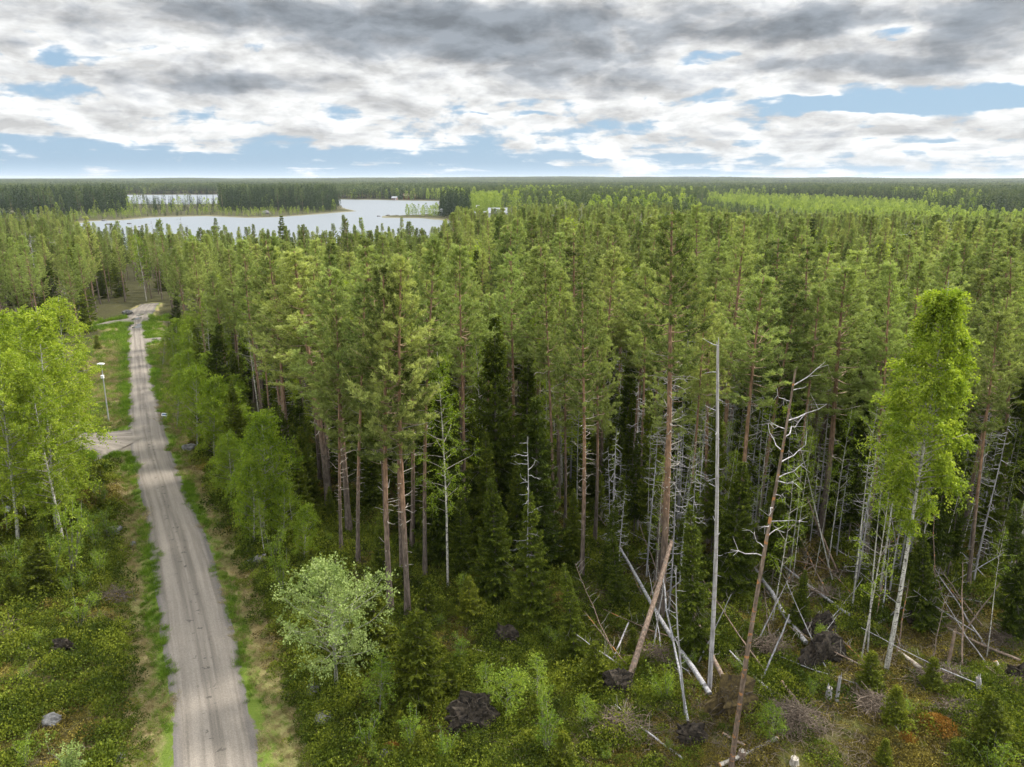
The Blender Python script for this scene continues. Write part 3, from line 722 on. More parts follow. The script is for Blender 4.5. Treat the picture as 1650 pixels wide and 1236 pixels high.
def hand(key, base, top, label, group=None, fat=1.0, rad=2.2, spin=None):
    p = G(*base); p = G(*base, gz1(p[0], p[1])); return put(key, p, at_depth(*top, p[1]), None, label, group, fat, rad, spin)

GP, GS, GY, GB, GSH, GSA = 'pines of the forest', 'spruces of the forest understory', 'young spruces along the forest edge', 'birches and other leafy trees', 'leafy shrubs of the clearing', 'saplings in the clearing'
# ---- pines one can single out
for k, b, t, l in [
    ('pine0', (657,995), (646,412), 'tall pine with reddish trunk rising straight behind the dense young spruce'),
    ('pine3', (630,988), (603,432), 'reddish trunked pine standing close left of the tallest front pine'),
    ('pine5', (550,892), (536,500), 'pine with wide low crown at the corner of the forest edge'),
    ('pine2', (577,906), (578,455), 'grey trunked pine between the corner pine and the front pair'),
    ('pine4', (685,928), (690,385), 'slim pine with dark lower trunk just behind the front pair'),
    ('pine1', (664,885), (668,415), 'thin pine half hidden behind the front pair of pines'),
    ('pine3', (468,772), (430,398), 'tall pine with curved orange trunk above the roadside bushes'),
    ('pine0', (424,668), (412,445), 'pine with bare orange stem behind the bright roadside birch'),
    ('pine4', (482,702), (492,425), 'slender pine right behind the curved orange pine'),
    ('pine_thin', (937,932), (946,455), 'orange trunked pine studded with short dead side branches'),
    ('pine_bare', (1063,1002), (1094,342), 'largest pine with bare grey branches spreading below its high crown'),
    ('pine_thin', (1160,840), (1192,350), 'tall pine with orange trunk rising behind the bare grey snag'),
    ('pine1', (825,795), (832,405), 'pine with bristly reddish trunk above the dark spruces'),
    ('pine4', (1030,830), (1042,425), 'slim pine between the orange pine and the largest pine'),
    ('pine2', (1272,905), (1318,462), 'olive crowned pine leaning right beyond the broken brown snag'),
    ('pine5', (1395,900), (1440,425), 'pine with leaning orange trunk between the thin white birch stems'),
    ('pine4', (1450,865), (1478,420), 'tall thin pine directly behind the bright leaning birch'),
    ('pine1', (1612,872), (1632,415), 'pine with reddish trunk right of the bright leaning birch'),
    ('pine2', (1560,950), (1604,500), 'grey leaning pine behind the bright birch crown'),
    ('pine2', (746,885), (752,395), 'grey stemmed pine behind the sparse bright green birch'),
    ('pine4', (892,880), (884,425), 'dark stemmed pine left of the orange branch studded pine'),
    ('pine3', (1120,640), (1128,330), 'high pine with light crown deep behind the largest pine'),
]: hand(k, b, t, l, GP, rad=2.2, fat=1.05)
# ---- the bright birch, snags and the thin stems
hand('birch_star', (1428,1078), (1566,458), 'bright yellow green birch with white trunk leaning to the right', GB, spin=2.0, fat=1.0)
for nm, pr, lb, b, t in [
    ('dead_pine', snag(71, 18, .125, 'snag_grey', 16, .35, .5, .45, up=.1), 'smooth pale grey dead pine standing bare without crown', (1143,1112), (1166,540)),
    ('dead_pine', snag(72, 22, .16, 'snag_brown', 17, .56, 1.7, .30, up=.3, twist=.35), 'broken brown dead pine with twisted pale branches at its top', (1178,1236), (1274,588)),
    ('dead_pine', snag(73, 13, .09, 'snag_grey', 18, .3, .7, .3), 'thin grey dead pine leaning in front of the dark forest', (1105,1160), (1088,905)),
    ('dead_pine', snag(74, 15, .08, 'snag_grey', 34, .15, .9, .2, up=-.1), 'thin dead tree with fine grey twigs left of the branch studded pine', (850,1005), (846,700))]:
    p = G(*b); top = at_depth(*t, p[1]); v = Vector(top-p); q = Vector((0, 0, 1)).rotation_difference(v.normalized())
    h0 = 18 if '71' in '' else {0: 18}.get(0)
    zmax = max(vv.co.z for vv in pr[0][1].vertices)
    thing(nm, pr, lb, 'dead tree', None, p-np.array([0, 0, .1]), q.to_euler(), v.length/zmax); taken.append((p[0], p[1], 1.5))
for k, b, t, l in [
    ('birch_thin', (775,850), (764,535), 'sparse bright green birch in front of the dark forest gap'),
    ('birch_thin', (790,800), (772,590), 'second sparse birch standing close behind the bright sparse one'),
    ('birch0', (905,790), (895,448), 'yellow green birch whose crown shows between the front pines'),
    ('birch1', (367,600), (354,440), 'bright birch glowing among dark pines at the road'),
    ('birch_stem', (1342,935), (1262,640), 'thin white birch leaning left across the forest edge'),
    ('birch_stem', (1447,900), (1412,640), 'thin pale birch leaning left near the bright birch trunk'),
    ('birch_stem', (1372,985), (1424,620), 'thin birch leaning right with its few leaves on top'),
    ('birch_stem', (1398,1050), (1428,690), 'whip thin birch standing straight before the leaning birch'),
    ('birch_thin', (1388,1062), (1445,720), 'thin leafy birch beside the foot of the bright birch'),
    ('birch_stem', (1590,1058), (1622,850), 'thin grey birch stem right of the brush heaps'),
    ('birch_stem', (1090,880), (1122,640), 'white stemmed birch leaning behind the largest pine'),
    ('birch_thin', (1245,1000), (1280,740), 'thin green birch just behind the broken brown snag'),
    ('birch0', (700,700), (702,430), 'yellow green birch rising between the middle pines'),
    ('birch1', (1010,640), (1006,410), 'bright birch showing between pine crowns left of the largest pine'),
    ('birch0', (1240,620), (1240,430), 'yellow green birch crown right of the orange pine behind the grey snag'),
    ('birch1', (540,640), (545,440), 'bright birch behind the corner pine'),
    ('birch1', (1350,640), (1345,430), 'bright birch among the pines beyond the olive crowned pine'),
    ('birch0', (800,560), (803,400), 'distant yellow green birch above the bristly pine'),
    ('birch2', (640,560), (642,410), 'slim birch seen beyond the front pair of pines'),
    ('birch_thin', (1478,960), (1500,700), 'thin green birch under the crown of the bright birch'),
    ('birch_stem', (870,850), (878,600), 'pair of white stems in the gap by the dark stemmed pine'),
]: hand(k, b, t, l, GB, rad=1.2)
# ---- birches left of the road
for k, b, t, l in [
    ('birch0', (30,884), (4,560), 'white trunked birch carrying the small nest box'),
    ('birch1', (92,862), (52,496), 'yellow green birch in the roadside clump, just right of the nest box birch'),
    ('birch0', (122,738), (88,476), 'tallest yellow birch of the roadside clump, by the side track'),
    ('birch1', (60,770), (20,498), 'yellow birch in the middle of the roadside clump'),
    ('birch0', (108,805), (98,590), 'shorter green birch at the edge of the roadside clump'),
    ('birch1', (-12,800), (-20,500), 'birch at the outer end of the roadside clump'),
    ('green1', (98,800), (90,690), 'low bushy birch inside the roadside clump'),
]: hand(k, b, t, l, GB, rad=1.5, fat=1.15)
# ---- right of the road: leafy bushes and dark spruces
for k, b, t, l in [
    ('green0', (318,722), (316,588), 'rounded light green tree beside the road opposite the side track'),
    ('green1', (425,862), (420,668), 'bright green bushy tree between road and curved pine'),
    ('green1', (410,880), (402,740), 'bright green bush tree at the foot of the forest edge'),
    ('green1', (455,880), (458,775), 'low spreading green tree beside the curved pine'),
    ('green0', (285,690), (290,600), 'small green tree close to the road sign'),
    ('green1', (345,740), (342,610), 'bright green tree right of the rounded light green tree'),
    ('green0', (372,812), (370,700), 'green tree between road and dark spruces, left of the curved pine'),
    ('green1', (300,640), (302,565), 'green tree beyond the road sign at the edge of the thicket'),
    ('green0', (262,590), (266,540), 'far green tree near the short right hand track'),
    ('green1', (490,905), (492,815), 'low green tree left of the corner pine'),
    ('green0', (395,845), (392,745), 'leafy green tree in front of the bright bushy tree'),
]: hand(k, b, t, l, GB, rad=1.3, fat=.88)
for k, b, t, l in [
    ('spruce0', (283,562), (284,470), 'dark full spruce beside the short right hand track'),
    ('spruce0', (385,760), (372,612), 'dark spruce behind the bright green roadside tree'),
    ('spruce2', (345,690), (352,520), 'dark spruce under the bright roadside birch'),
    ('spruce0', (860,1010), (852,790), 'dark drooping spruce at the forest edge under the bristly pine'),
    ('spruce2', (800,965), (792,770), 'dark spruce beside the thin dead twiggy tree'),
    ('spruce1', (928,1066), (908,905), 'gappy spruce with slanting stem in front of the branch studded pine'),
    ('spruce1', (1118,1060), (1112,810), 'ragged spruce with grey twigs left of the bare grey snag'),
    ('spruce2', (1488,1010), (1486,860), 'yellowish spruce behind the foot of the bright birch'),
    ('spruce1', (1640,1030), (1636,800), 'ragged spruce standing at the right end of the brush heaps'),
    ('spruce1', (1000,985), (985,850), 'ragged spruce between the branch studded pine and the largest pine'),
    ('spruce2', (1285,1010), (1297,918), 'small yellowish spruce behind the two black root plates'),
    ('spruce3', (1225,935), (1252,760), 'bare stemmed spruce right of the bare grey snag'),
    ('spruce0', (690,470), (690,385), 'dark spruce whose top stands above the middle pines'),
    ('spruce0', (948,520), (950,425), 'almost black spruce among the olive pine crowns'),
    ('spruce3', (1272,560), (1278,355), 'dark topped spruce above its long grey stem'),
]: hand(k, b, t, l, GS, rad=1.5)
for k, b, t, l in [
    ('young0', (670,1132), (672,985), 'dense dark green young spruce below the tallest front pine'),
    ('young0', (606,1066), (604,955), 'yellowish young spruce behind the pale sallow'),
    ('young0', (958,1112), (960,1035), 'young spruce just left of the leaning root plate'),
    ('young1', (906,1240), (908,1178), 'yellow green little spruce at the front of the clearing'),
    ('young1', (685,1000), (690,940), 'small spruce at the foot of the front pines'),
    ('young0', (760,1000), (756,930), 'young spruce in the dark at the forest edge'),
    ('young1', (1400,1112), (1405,1050), 'small spruce below the white trunk of the bright birch'),
    ('young0', (1595,1215), (1602,1120), 'thin young spruce with bare foot at the clearing corner'),
    ('young1', (1440,1165), (1445,1105), 'flat yellow green young spruce among the brush heaps'),
    ('young1', (1500,1110), (1505,1060), 'small spruce in front of the fallen barkless trunk'),
    ('young0', (60,960), (62,870), 'young spruce below the nest box birch'),
]: hand(k, b, t, l, GY, rad=.9, fat=1.1)
hand('sallow', (542,1112), (528,912), 'pale grey green sallow with rounded airy crown beside the road', GB, fat=.95, spin=1.0)
for k, b, t, l in [
    ('sapling', (815,1165), (820,1072), 'light green sapling behind the big dark root plate'),
    ('sapling', (866,1135), (864,1066), 'light green sapling with a bare thin foot'),
    ('shrub1', (880,1215), (882,1128), 'pale green upright bush beside the little yellow spruce'),
    ('shrub1', (664,1212), (664,1138), 'bright green bush below the dense young spruce'),
    ('sapling', (612,1158), (614,1070), 'bright yellow green sapling between sallow and young spruce'),
    ('shrub0', (592,1205), (588,1150), 'yellow green bush left of the mossy stone'),
    ('shrub0', (716,1225), (716,1170), 'green bush right of the mossy stone'),
    ('shrub_pale', (112,1250), (118,1170), 'pale grey green bush at the near end of the heath'),
    ('shrub1', (118,930), (122,800), 'tall leafy bush left of the road near the nest box birch'),
    ('shrub1', (85,950), (88,860), 'leafy bush beneath the nest box birch'),
    ('shrub0', (128,1008), (130,955), 'yellow green bush on the heath above the dark hole'),
    ('shrub2', (40,1235), (42,1195), 'low yellow bush at the near edge of the heath'),
    ('shrub0', (440,905), (445,850), 'green bush behind the heap of grey stones'),
    ('shrub1', (455,960), (452,880), 'green bush growing right of the heap of grey stones'),
    ('shrub2', (1070,1130), (1072,1075), 'yellow green bush by the grey fallen trunk'),
    ('shrub2', (160,690), (158,655), 'bush beside the lamp pole'),
    ('shrub0', (1600,1250), (1600,1180), 'green bush at the clearing corner'),
]: hand(k, b, t, l, GSA if k == 'sapling' else GSH, rad=.8)

# ---- the rest of the forest: individuals out to where they shrink, darts thrown with a minimum distance
LAND = [(-300, 'left of the gravel road'), (232, 'along the road end'), (330, 'behind the bright roadside birch'), (460, 'behind the curved orange pine'),
        (560, 'behind the front pair of pines'), (715, 'behind the sparse bright green birch'), (880, 'behind the branch studded pine'), (1000, 'behind the largest pine'),
        (1110, 'behind the bare grey snag'), (1210, 'behind the broken brown snag'), (1330, 'behind the thin white birch stems'), (1440, 'behind the bright leaning birch'), (1560, 'right of the bright leaning birch')]
def fill_label(key, x, y, D, h):
    px = project(x, y)[0]
    l = [t for a, t in LAND if px >= a][-1]
    dep = 'in the front row' if D < 60 else 'a few rows deep' if D < 75 else 'deep in the stand' if D < 95 else 'far back in the stand'
    nm = CATS[species(key)]
    return f"{KIND[key][2]} {nm} {dep} {l}"
def darts(n, r0, r1, a0, a1, spacing, ok, rng):
    """points in a wedge with a minimum distance that may grow with range"""
    grid = {}; res = []
    rr = np.sqrt(rng.uniform(r0**2, r1**2, n)); aa = rng.uniform(a0, a1, n)
    xs, ys = rr*np.sin(aa), rr*np.cos(aa); good = ok(xs, ys)
    for x, y, r, g in zip(xs, ys, rr, good):
        if not g: continue
        s = spacing(r); c = s; i, j = int(x//8), int(y//8); hit = False
        k = int(s//8)+1
        for di in range(-k, k+1):
            for dj in range(-k, k+1):
                for (a, b) in grid.get((i+di, j+dj), ()):
                    if (a-x)**2+(b-y)**2 < s*s: hit = True; break
                if hit: break
            if hit: break
        if hit: continue
        grid.setdefault((i, j), []).append((x, y)); res.append((x, y))
    return np.array(res)
def near_ok(x, y):
    px, py = project(x, y)
    rd = road_dist(x, y)
    lft = (px < 205)
    ok = in_forest(x, y) & np.where(lft, (rd > 2.5+3*(px > 150)), rd > 7.0 - 3*(y > 150))
    ok &= ~((px > 204) & (px < 233) & (py < 505) & (py > 458))    # grassy opening past the end of the road
    return ok & (water_sd(x, y) < -20)
NPINE = 300-22
pts = darts(30000, 42, 420, R(-40), R(41), lambda r: 2.95 if r < 120 else 3.4, near_ok, rng)
dist = np.hypot(pts[:, 0], pts[:, 1])
order = np.argsort(dist); pts = pts[order]; dist = dist[order]
PK = ['pine0', 'pine1', 'pine2', 'pine3', 'pine4', 'pine5', 'pine_thin']
def lake_side(px): return px < 730
mid = []; np_ = 0; ns_ = 0; nb_ = 0
for (x, y), D in zip(pts, dist):
    px = float(project(x, y)[0]); u = rng.random()
    h = rng.uniform(18.0, 24.2)
    if lake_side(px): h = (np.interp(D, [110, 140, 200, 260], [20, 18.5, 15, 12.5]) if px < 250 else np.interp(D, [60, 110, 170, 260], [22, 19, 15.5, 12.8]))*rng.uniform(.85, 1.12)*(1.28 if rng.random() < .10 and D > 150 else 1)
    elif px > 1080: h *= np.interp(D, [45, 150, 250, 350], [1.0, .95, .78, .60])
    else: h *= np.interp(D, [45, 150, 250, 420], [1.0, .95, .82, .70])
    if 140 < px < 715 and D > 75:      # the lake shows over these tops
        pt = rng.uniform(347, 384) if rng.random() < .78 else rng.uniform(331, 348)
        h = min(h, max(9.0, at_depth(px, pt, y)[2]))
    vn = vnoise(np.array([x]), np.array([y]), 28, 31)[0]
    sp = 'spruce' if u < (.16 if not (px < 180) else .3) else 'birch' if u < (.21 if vn < .55 else .33) else 'pine'
    if sp == 'pine':
        if np_ < NPINE and free(x, y, 2.0):
            k = PK[rng.integers(len(PK))] if px > 250 else ('pine3', 'pine5')[rng.integers(2)]; put(k, (x, y), None, h, fill_label(k, x, y, D, h), GP, rad=1.8, fat=(1.35 if px < 250 else rng.uniform(.92, 1.55))*h/KIND[k][0]); np_ += 1
        elif np_ >= NPINE: mid.append((x, y, h, 0))
    elif sp == 'spruce':
        if ns_ < 60:
            if free(x, y, 1.6):
                k = 'spruce%d' % rng.integers(4); hh = h*rng.uniform(.55, .95); put(k, (x, y), None, hh, fill_label(k, x, y, D, hh), GS, rad=1.4); ns_ += 1
        else: mid.append((x, y, h*rng.uniform(.7, 1.0), 1))
    else:
        if nb_ < 40:
            if free(x, y, 1.6):
                k = rng.choice(['birch2', 'birch_thin', 'birch_stem', 'birch2'] if px > 600 else ['birch1', 'birch2', 'birch0']); hh = h*rng.uniform(.7, .92); put(k, (x, y), None, hh, fill_label(k, x, y, D, hh), GB, rad=1.4); nb_ += 1
        else: mid.append((x, y, h*rng.uniform(.75, .95), 2))
# understory spruces and thin stems between the trunks
us = darts(8000, 43, 112, R(-25), R(40), lambda r: 2.3, near_ok, rng)
for n, (x, y) in enumerate(us[:640]):
    D = math.hypot(x, y); px = project(x, y)[0]
    if not free(x, y, .9): continue
    if px > 850 and rng.random() < .5:
        k = ['birch_stem', 'birch_thin', 'dead_spruce'][rng.integers(3)]; hh = rng.uniform(9, 15); g = GB if k != 'dead_spruce' else 'thin dead trees in the stand'
    else:
        k = ['spruce0', 'spruce1', 'spruce2', 'spruce1'][rng.integers(4)]; hh = rng.uniform(3.0, 11.0); g = 'understory spruces'
        if k == 'spruce0' and px > 1000: k = 'spruce1'
    put(k, (x, y), None, hh, fill_label(k, x, y, D, hh).replace('spruce tree', 'understory spruce'), g, rad=1.0)
# thin grey and green stems crowding the forest edge on the right
def stem_ok(x, y):
    px, py = project(x, y); return near_ok(x, y) & (px > 960)
for n_, (x, y) in enumerate(darts(4000, 42, 72, R(4), R(40), lambda r: 1.5, stem_ok, rng)[:190]):
    if rng.random() < .2: continue
    k = ['dead_spruce', 'birch_stem', 'birch_thin', 'dead_spruce', 'spruce3'][rng.integers(5)]; D = math.hypot(x, y); sp = species(k)
    put(k, (x, y), None, rng.uniform(7, 14), fill_label(k, x, y, D, 10).replace('dead dead', 'dead grey').replace(' tree ', ' slender tree ', 1), {'dead_spruce': 'thin dead trees in the stand', 'spruce3': GS}.get(k, GB), rad=.7, fat=.8)
# saplings in the mossy clearing
for n_, (x, y) in enumerate(darts(900, 30, 44, R(-17), R(8), lambda r: 1.7, lambda x, y: (road_dist(x, y) > 5) & ~in_forest(x, y), rng)[:26]):
    if not free(x, y, .7): continue
    k = ['sapling', 'shrub1', 'shrub0', 'young1'][rng.integers(4)]; sp = species(k); px = project(x, y)[0]
    put(k, (x, y), None, KIND[k][0]*rng.uniform(.35, .8), f"{KIND[k][2]} {CATS[sp]} {'near the pale sallow' if px < 640 else 'around the wide dark root plate' if px < 860 else 'by the leaning root plate'}, {'close to the front' if math.hypot(x, y) < 35 else 'before the front pines'}", {'sapling': GSA, 'young_spruce': GY}.get(sp, GSH), rad=.6)
# leafy thicket between the road and the forest, birch clump left of the road
def thick_ok(x, y):
    px, py = project(x, y); rd = road_dist(x, y)
    return (px > 240) & (px < 490) & (py > 545) & (py < 900) & (rd > 3.8) & (rd < 15)
nth = 0
for x, y in darts(3000, 45, 135, R(-32), R(-10), lambda r: 1.9, thick_ok, rng):
    if nth >= 95 or not free(x, y, .8): continue
    D = math.hypot(x, y); rd = float(road_dist(np.array([x]), np.array([y]))[0]); u = rng.random()
    if rd > 8 and u < .45: k, hh, g, l = 'spruce0', rng.uniform(5, 11), GS, 'dark spruce in the thicket right of the road'
    else: k, hh, g, l = ['green0', 'green1', 'birch2'][rng.integers(3)], rng.uniform(2.8, 6.0)*(1.45 if rd > 7 else 1), GB, 'light green leafy tree in the thicket right of the road'
    put(k, (x, y), None, hh, l+(', at its near end' if D < 62 else ', opposite the side track' if D < 85 else ', beyond the side track' if D < 108 else ', at its far end'), g, rad=1.1, fat=1.1); nth += 1
def clump_ok(x, y):
    px, py = project(x, y); return (px > -60) & (px < 112) & (py > 700) & (py < 880) & (road_dist(x, y) > 4)
for x, y in darts(1500, 48, 95, R(-42), R(-28), lambda r: 2.1, clump_ok, rng)[:34]:
    if not free(x, y, 1.0): continue
    k = ['birch0', 'birch1', 'birch1', 'green0'][rng.integers(4)]; D = math.hypot(x, y)
    put(k, (x, y), None, rng.uniform(10, 16) if k != 'green0' else rng.uniform(5, 8), ('yellow green birch crowded inside the roadside clump' if k != 'green0' else 'low leafy tree under the birches of the roadside clump')+(', behind the nest box birch' if D > 60 else ', next to the nest box birch'), GB, rad=1.2)
# bushes under and in front of the roadside birches
def bush_ok(x, y):
    px, py = project(x, y); return (px > -60) & (px < 215) & (py > np.where(px > 95, 775, 735)) & (py < 965) & (road_dist(x, y) > 3.2) & (rng.random(np.shape(x)) < np.clip((970-py)/120, .25, 1))
for n_, (x, y) in enumerate(darts(3000, 44, 80, R(-42), R(-22), lambda r: 1.6, bush_ok, rng)[:70]):
    if not free(x, y, .6): continue
    k = ['shrub0', 'shrub1', 'shrub1', 'shrub0', 'young0', 'young1'][rng.integers(6)]; D = math.hypot(x, y); sp = species(k)
    put(k, (x, y), None, KIND[k][0]*rng.uniform(.5, 1.0), f"{KIND[k][2]} {CATS[sp]} in the bushes {'at the foot of the nest box birch' if D < 54 else 'between the nest box birch and the side track' if D < 64 else 'along the side track'}", GY if sp == 'young_spruce' else 'bushes under the roadside birches', rad=.6)
# shrubs along the road and in the clearing
def shrub_ok(x, y):
    px, py = project(x, y); rd = road_dist(x, y)
    return (rd > 4.0) & (py < 1250) & ~((rd < 6) & (rng.random(np.shape(x)) < .6)) & ((~in_forest(x, y)) | (rd < 9))
sb = darts(1500, 30, 150, R(-40), R(40), lambda r: 1.7 if r < 60 else 3.4, shrub_ok, rng)
nsh = 0
for x, y in sb:
    if nsh >= 260: break
    px, py = project(x, y); D = math.hypot(x, y)
    if px > 900 and rng.random() < .55: continue
    if not free(x, y, .9): continue
    k = ['shrub0', 'shrub1', 'shrub2', 'young1', 'shrub2', 'sapling'][rng.integers(6)]
    hh = KIND[k][0]*rng.uniform(.35, .75)*(1.5 if D > 70 else 1.0)
    side = ('on the heath left of the road' if px < 300 and py > 740 else 'in the meadow behind the side track' if px < 240 else 'along the right verge of the road' if px < 480 else 'in the mossy clearing below the front pines' if px < 900 else 'among the fallen trunks of the clearing')
    dep = 'nearest to the viewer' if D < 38 else 'in the middle strip' if D < 60 else 'towards the far end'
    sp = species(k)
    put(k, (x, y), None, hh, f"{KIND[k][2]} {CATS[sp]} {side}, {dep}", GY if sp == 'young_spruce' else GSA if sp == 'sapling' else GSH, rad=.8); nsh += 1
# ------------------------------------------------------------------ windthrow: fallen trunks, root plates, brush, stumps
rw = np.random.default_rng(99)
def fallen(name, p0, p1, r0, r1, bark, label, cat, nbr=10, Lb=.8, plate=0.0, cut=False, zmin=.1, group=None):
    p0, p1 = np.array(p0, float), np.array(p1, float); v = p1-p0; ln = np.linalg.norm(v)
    n = 8; s = np.linspace(0, 1, n)[:, None]
    pts = v*s + rw.normal(0, .0045*ln, (n, 3))*np.sin(s*PI) - np.array([0, 0, 1])*(.02*ln*np.sin(s*PI))
    tr = MB(); tr.tube(pts, np.linspace(r0, r1, n), 8, cap=not cut)
    parts = [('trunk', tr.mesh('fallen_trunk', M[bark]))]
    if nbr:
        br = MB(); br.tube(pts, .008, 3, cap=False); d = v/ln; a = unit(np.cross(d, [0, 0, 1])); b2 = np.cross(a, d)
        for i in range(nbr):
            t = rw.uniform(.25, 1.0); an = rw.uniform(-.4, 3.5); L_ = Lb*rw.uniform(.3, 1.3)
            o = a*math.cos(an)+b2*math.sin(an)+d*.5; q = v*t; ss = np.linspace(0, 1, 4)[:, None]
            pp = q + unit(o)*L_*ss + rw.normal(0, .08*L_, (4, 3))*ss
            br.tube(pp, np.linspace(.018, .006, 4), 3, cap=False)
        parts.append(('branches', br.mesh('fallen_branches', M['twig'])))
    e = thing(name, parts, label, cat, group, p0)
    if cut:
        c = MB()
        for q, r_, dd in ((pts[0], r0, -v/ln), (pts[-1], r1, v/ln)):
            c.tube(np.stack([q-dd*.02, q+dd*.012]), [r_*.97, r_*.97], 10)
        link('cut_end', c.mesh('cut_end', M['cut_wood']), e)
    if plate: root_plate_parts(e, -v/ln, plate)
    return e
def root_plate_parts(e, nrm, rad, mossy=False):
    """upturned disc of soil with roots, facing nrm"""
    nrm = unit(np.array([nrm[0], nrm[1], min(nrm[2], .1)])); a = unit(np.cross(nrm, [0, 0, 1])); u = np.cross(a, nrm); u = u if u[2] > 0 else -u
    nu, nv = 22, 14; th = np.linspace(0, PI, nv)[:, None]; ph = np.linspace(0, 2*PI, nu, endpoint=False)[None]
    X_, Y_, Z_ = np.sin(th)*np.cos(ph), np.sin(th)*np.sin(ph), np.cos(th)*np.ones_like(ph)
    nz_ = 1+.55*(vnoise(X_*3+9+rw.uniform(0, 50), Y_*3+9+Z_*2, .9, 3)-.5)*2+.3*(vnoise(X_*7+30+rw.uniform(0, 50), Y_*7+30+Z_*5, .9, 4)-.5)*2
    V = (X_*nz_*rad)[..., None]*a + (Y_*nz_*rad*1.0)[..., None]*u + (Z_*nz_*rad*.30)[..., None]*nrm + np.array([0, 0, rad*.6])
    V = V.reshape(-1, 3); i = np.arange(nv-1)[:, None]*nu; j = np.arange(nu)[None]
    q = np.stack([i+j, i+(j+1) % nu, i+nu+(j+1) % nu, i+nu+j], -1).reshape(-1, 4)
    mb = MB(); mb.add(V, q, smooth=False)
    pl = link('root_plate', mb.mesh('root_plate', M['soil_moss' if mossy else 'soil']), e)
    rt = MB()
    for k in range(int(14*rad+8)):
        an = rw.uniform(0, 6.28); o = a*math.cos(an)+u*math.sin(an); s = np.linspace(0, 1, 5)[:, None]; L_ = rad*rw.uniform(.35, .95)
        pp = np.array([0, 0, rad*.6]) + o*rad*.55 + nrm*.15*rad + o*L_*s + nrm*rw.normal(.1, .3)*L_*s - np.array([0, 0, .35])*L_*s**2 + rw.normal(0, .07*L_, (5, 3))*s
        rt.tube(pp, np.linspace(.030, .006, 5), 3, cap=False)
    link('roots', rt.mesh('roots', M['root']), pl)
def plate_thing(px, py, rad, face, label, mossy=False):
    p = G(px, py); p[2] = gz1(p[0], p[1])
    e = bpy.data.objects.new('upturned_roots', None); COL.objects.link(e); e.location = p; tag(e, label, 'root plate', 'upturned root plates')
    root_plate_parts(e, np.array(face, float), rad, mossy); return e
def Gz(px, py, dz=0.0):
    p = G(px, py); p[2] = gz1(p[0], p[1])+dz; return p
fallen('fallen_pine', Gz(1014,1100,.5), at_depth(1082,872, G(1014,1100)[1]+6.0), .20, .13, 'log_red', 'reddish trunk leaning up from its root plate across the largest pine', 'fallen tree', 3, .5)
fallen('fallen_pine', Gz(1143,1126,.25), Gz(996,925,2.6), .17, .09, 'snag_grey', 'long grey fallen trunk running back from the mossy root plate', 'fallen tree', 12, 1.1)
fallen('fallen_pine', Gz(1166,1108,.4), Gz(1112,1015,1.6), .15, .12, 'log_red', 'short reddish fallen trunk beside the long grey fallen one', 'fallen tree', 4, .6)
fallen('fallen_pine', Gz(1298,1040,.4), Gz(1185,890,1.5), .17, .09, 'snag_grey', 'grey fallen trunk that ends at the largest black root plate', 'fallen tree', 12, 1.0)
fallen('fallen_spruce', Gz(1490,1082,.15), Gz(1330,952,.35), .16, .07, 'log_pale', 'fallen trunk with pale peeled bark lying under the bright birch', 'fallen tree', 10, .8)
fallen('fallen_spruce', Gz(1368,995,.4), Gz(1248,915,1.0), .11, .06, 'snag_grey', 'thin grey fallen trunk behind the black root plates', 'fallen tree', 10, .8)
fallen('fallen_spruce', Gz(1245,1125,.3), Gz(1175,1055,.5), .10, .05, 'snag_grey', 'thin grey trunk lying right of the bare grey snag', 'fallen tree', 7, .6)
fallen('fallen_spruce', Gz(1645,1065,.2), Gz(1525,1020,.5), .11, .05, 'log_red', 'thin brown trunk lying behind the slender broken stem', 'fallen tree', 9, .7)
fallen('fallen_spruce', Gz(1100,1225,.15), Gz(990,1150,.5), .07, .03, 'snag_grey', 'thin crooked dead top lying in front of the brush', 'fallen tree', 16, .7)
fallen('fallen_spruce', Gz(1405,1115,.25), Gz(1256,1068,.6), .05, .025, 'snag_grey', 'long thin bent pole lying below the largest black root plate', 'fallen tree', 4, .4)
fallen('leaning_tree', Gz(1108,1168,.1), Gz(1060,1010,4.5), .08, .05, 'snag_grey', 'thin grey leaning stem above the small root plate', 'fallen tree', 9, .6)
fallen('leaning_tree', Gz(1228,1098,.1), at_depth(1272,990, G(1228,1098)[1]+1.0), .06, .045, 'snag_grey', 'thin grey stem leaning right of the broken brown snag', 'fallen tree', 3, .3)
fallen('leaning_tree', Gz(985,1065,.1), Gz(1012,1020,1.0), .06, .05, 'snag_grey', 'short grey stem slanting beside the reddish leaning trunk', 'fallen tree', 4, .4)
fallen('leaning_tree', Gz(1240,960,.1), Gz(1160,860,4.0), .09, .05, 'log_red', 'brown stem leaning left among the trunks behind the bare snag', 'fallen tree', 6, .5)
fallen('leaning_tree', Gz(1350,920,.1), at_depth(1300,800, G(1350,920)[1]+2.0), .08, .05, 'log_red', 'brown stem leaning left under the thin white birches', 'fallen tree', 5, .5)
fallen('leaning_tree', Gz(895,880,.1), at_depth(868,770, G(895,880)[1]+1.0), .07, .04, 'snag_grey', 'grey stem slanting in the gap by the dark stemmed pine', 'fallen tree', 5, .5)
fallen('cut_log', Gz(1160,1232,.14), Gz(1252,1195,.14), .12, .11, 'log_pale', 'pale sawn log lying at the foot of the broken brown snag', 'log', 0, cut=True)
fallen('cut_log', Gz(1292,1145,.10), Gz(1258,1110,.45), .10, .10, 'log_red', 'short log with bright orange sawn end among the brush', 'log', 0, cut=True)
fallen('cut_log', Gz(1612,1078,.12), Gz(1602,1072,.5), .13, .12, 'log_pale', 'short stub of log with pinkish sawn end by the far brush heap', 'log', 0, cut=True)
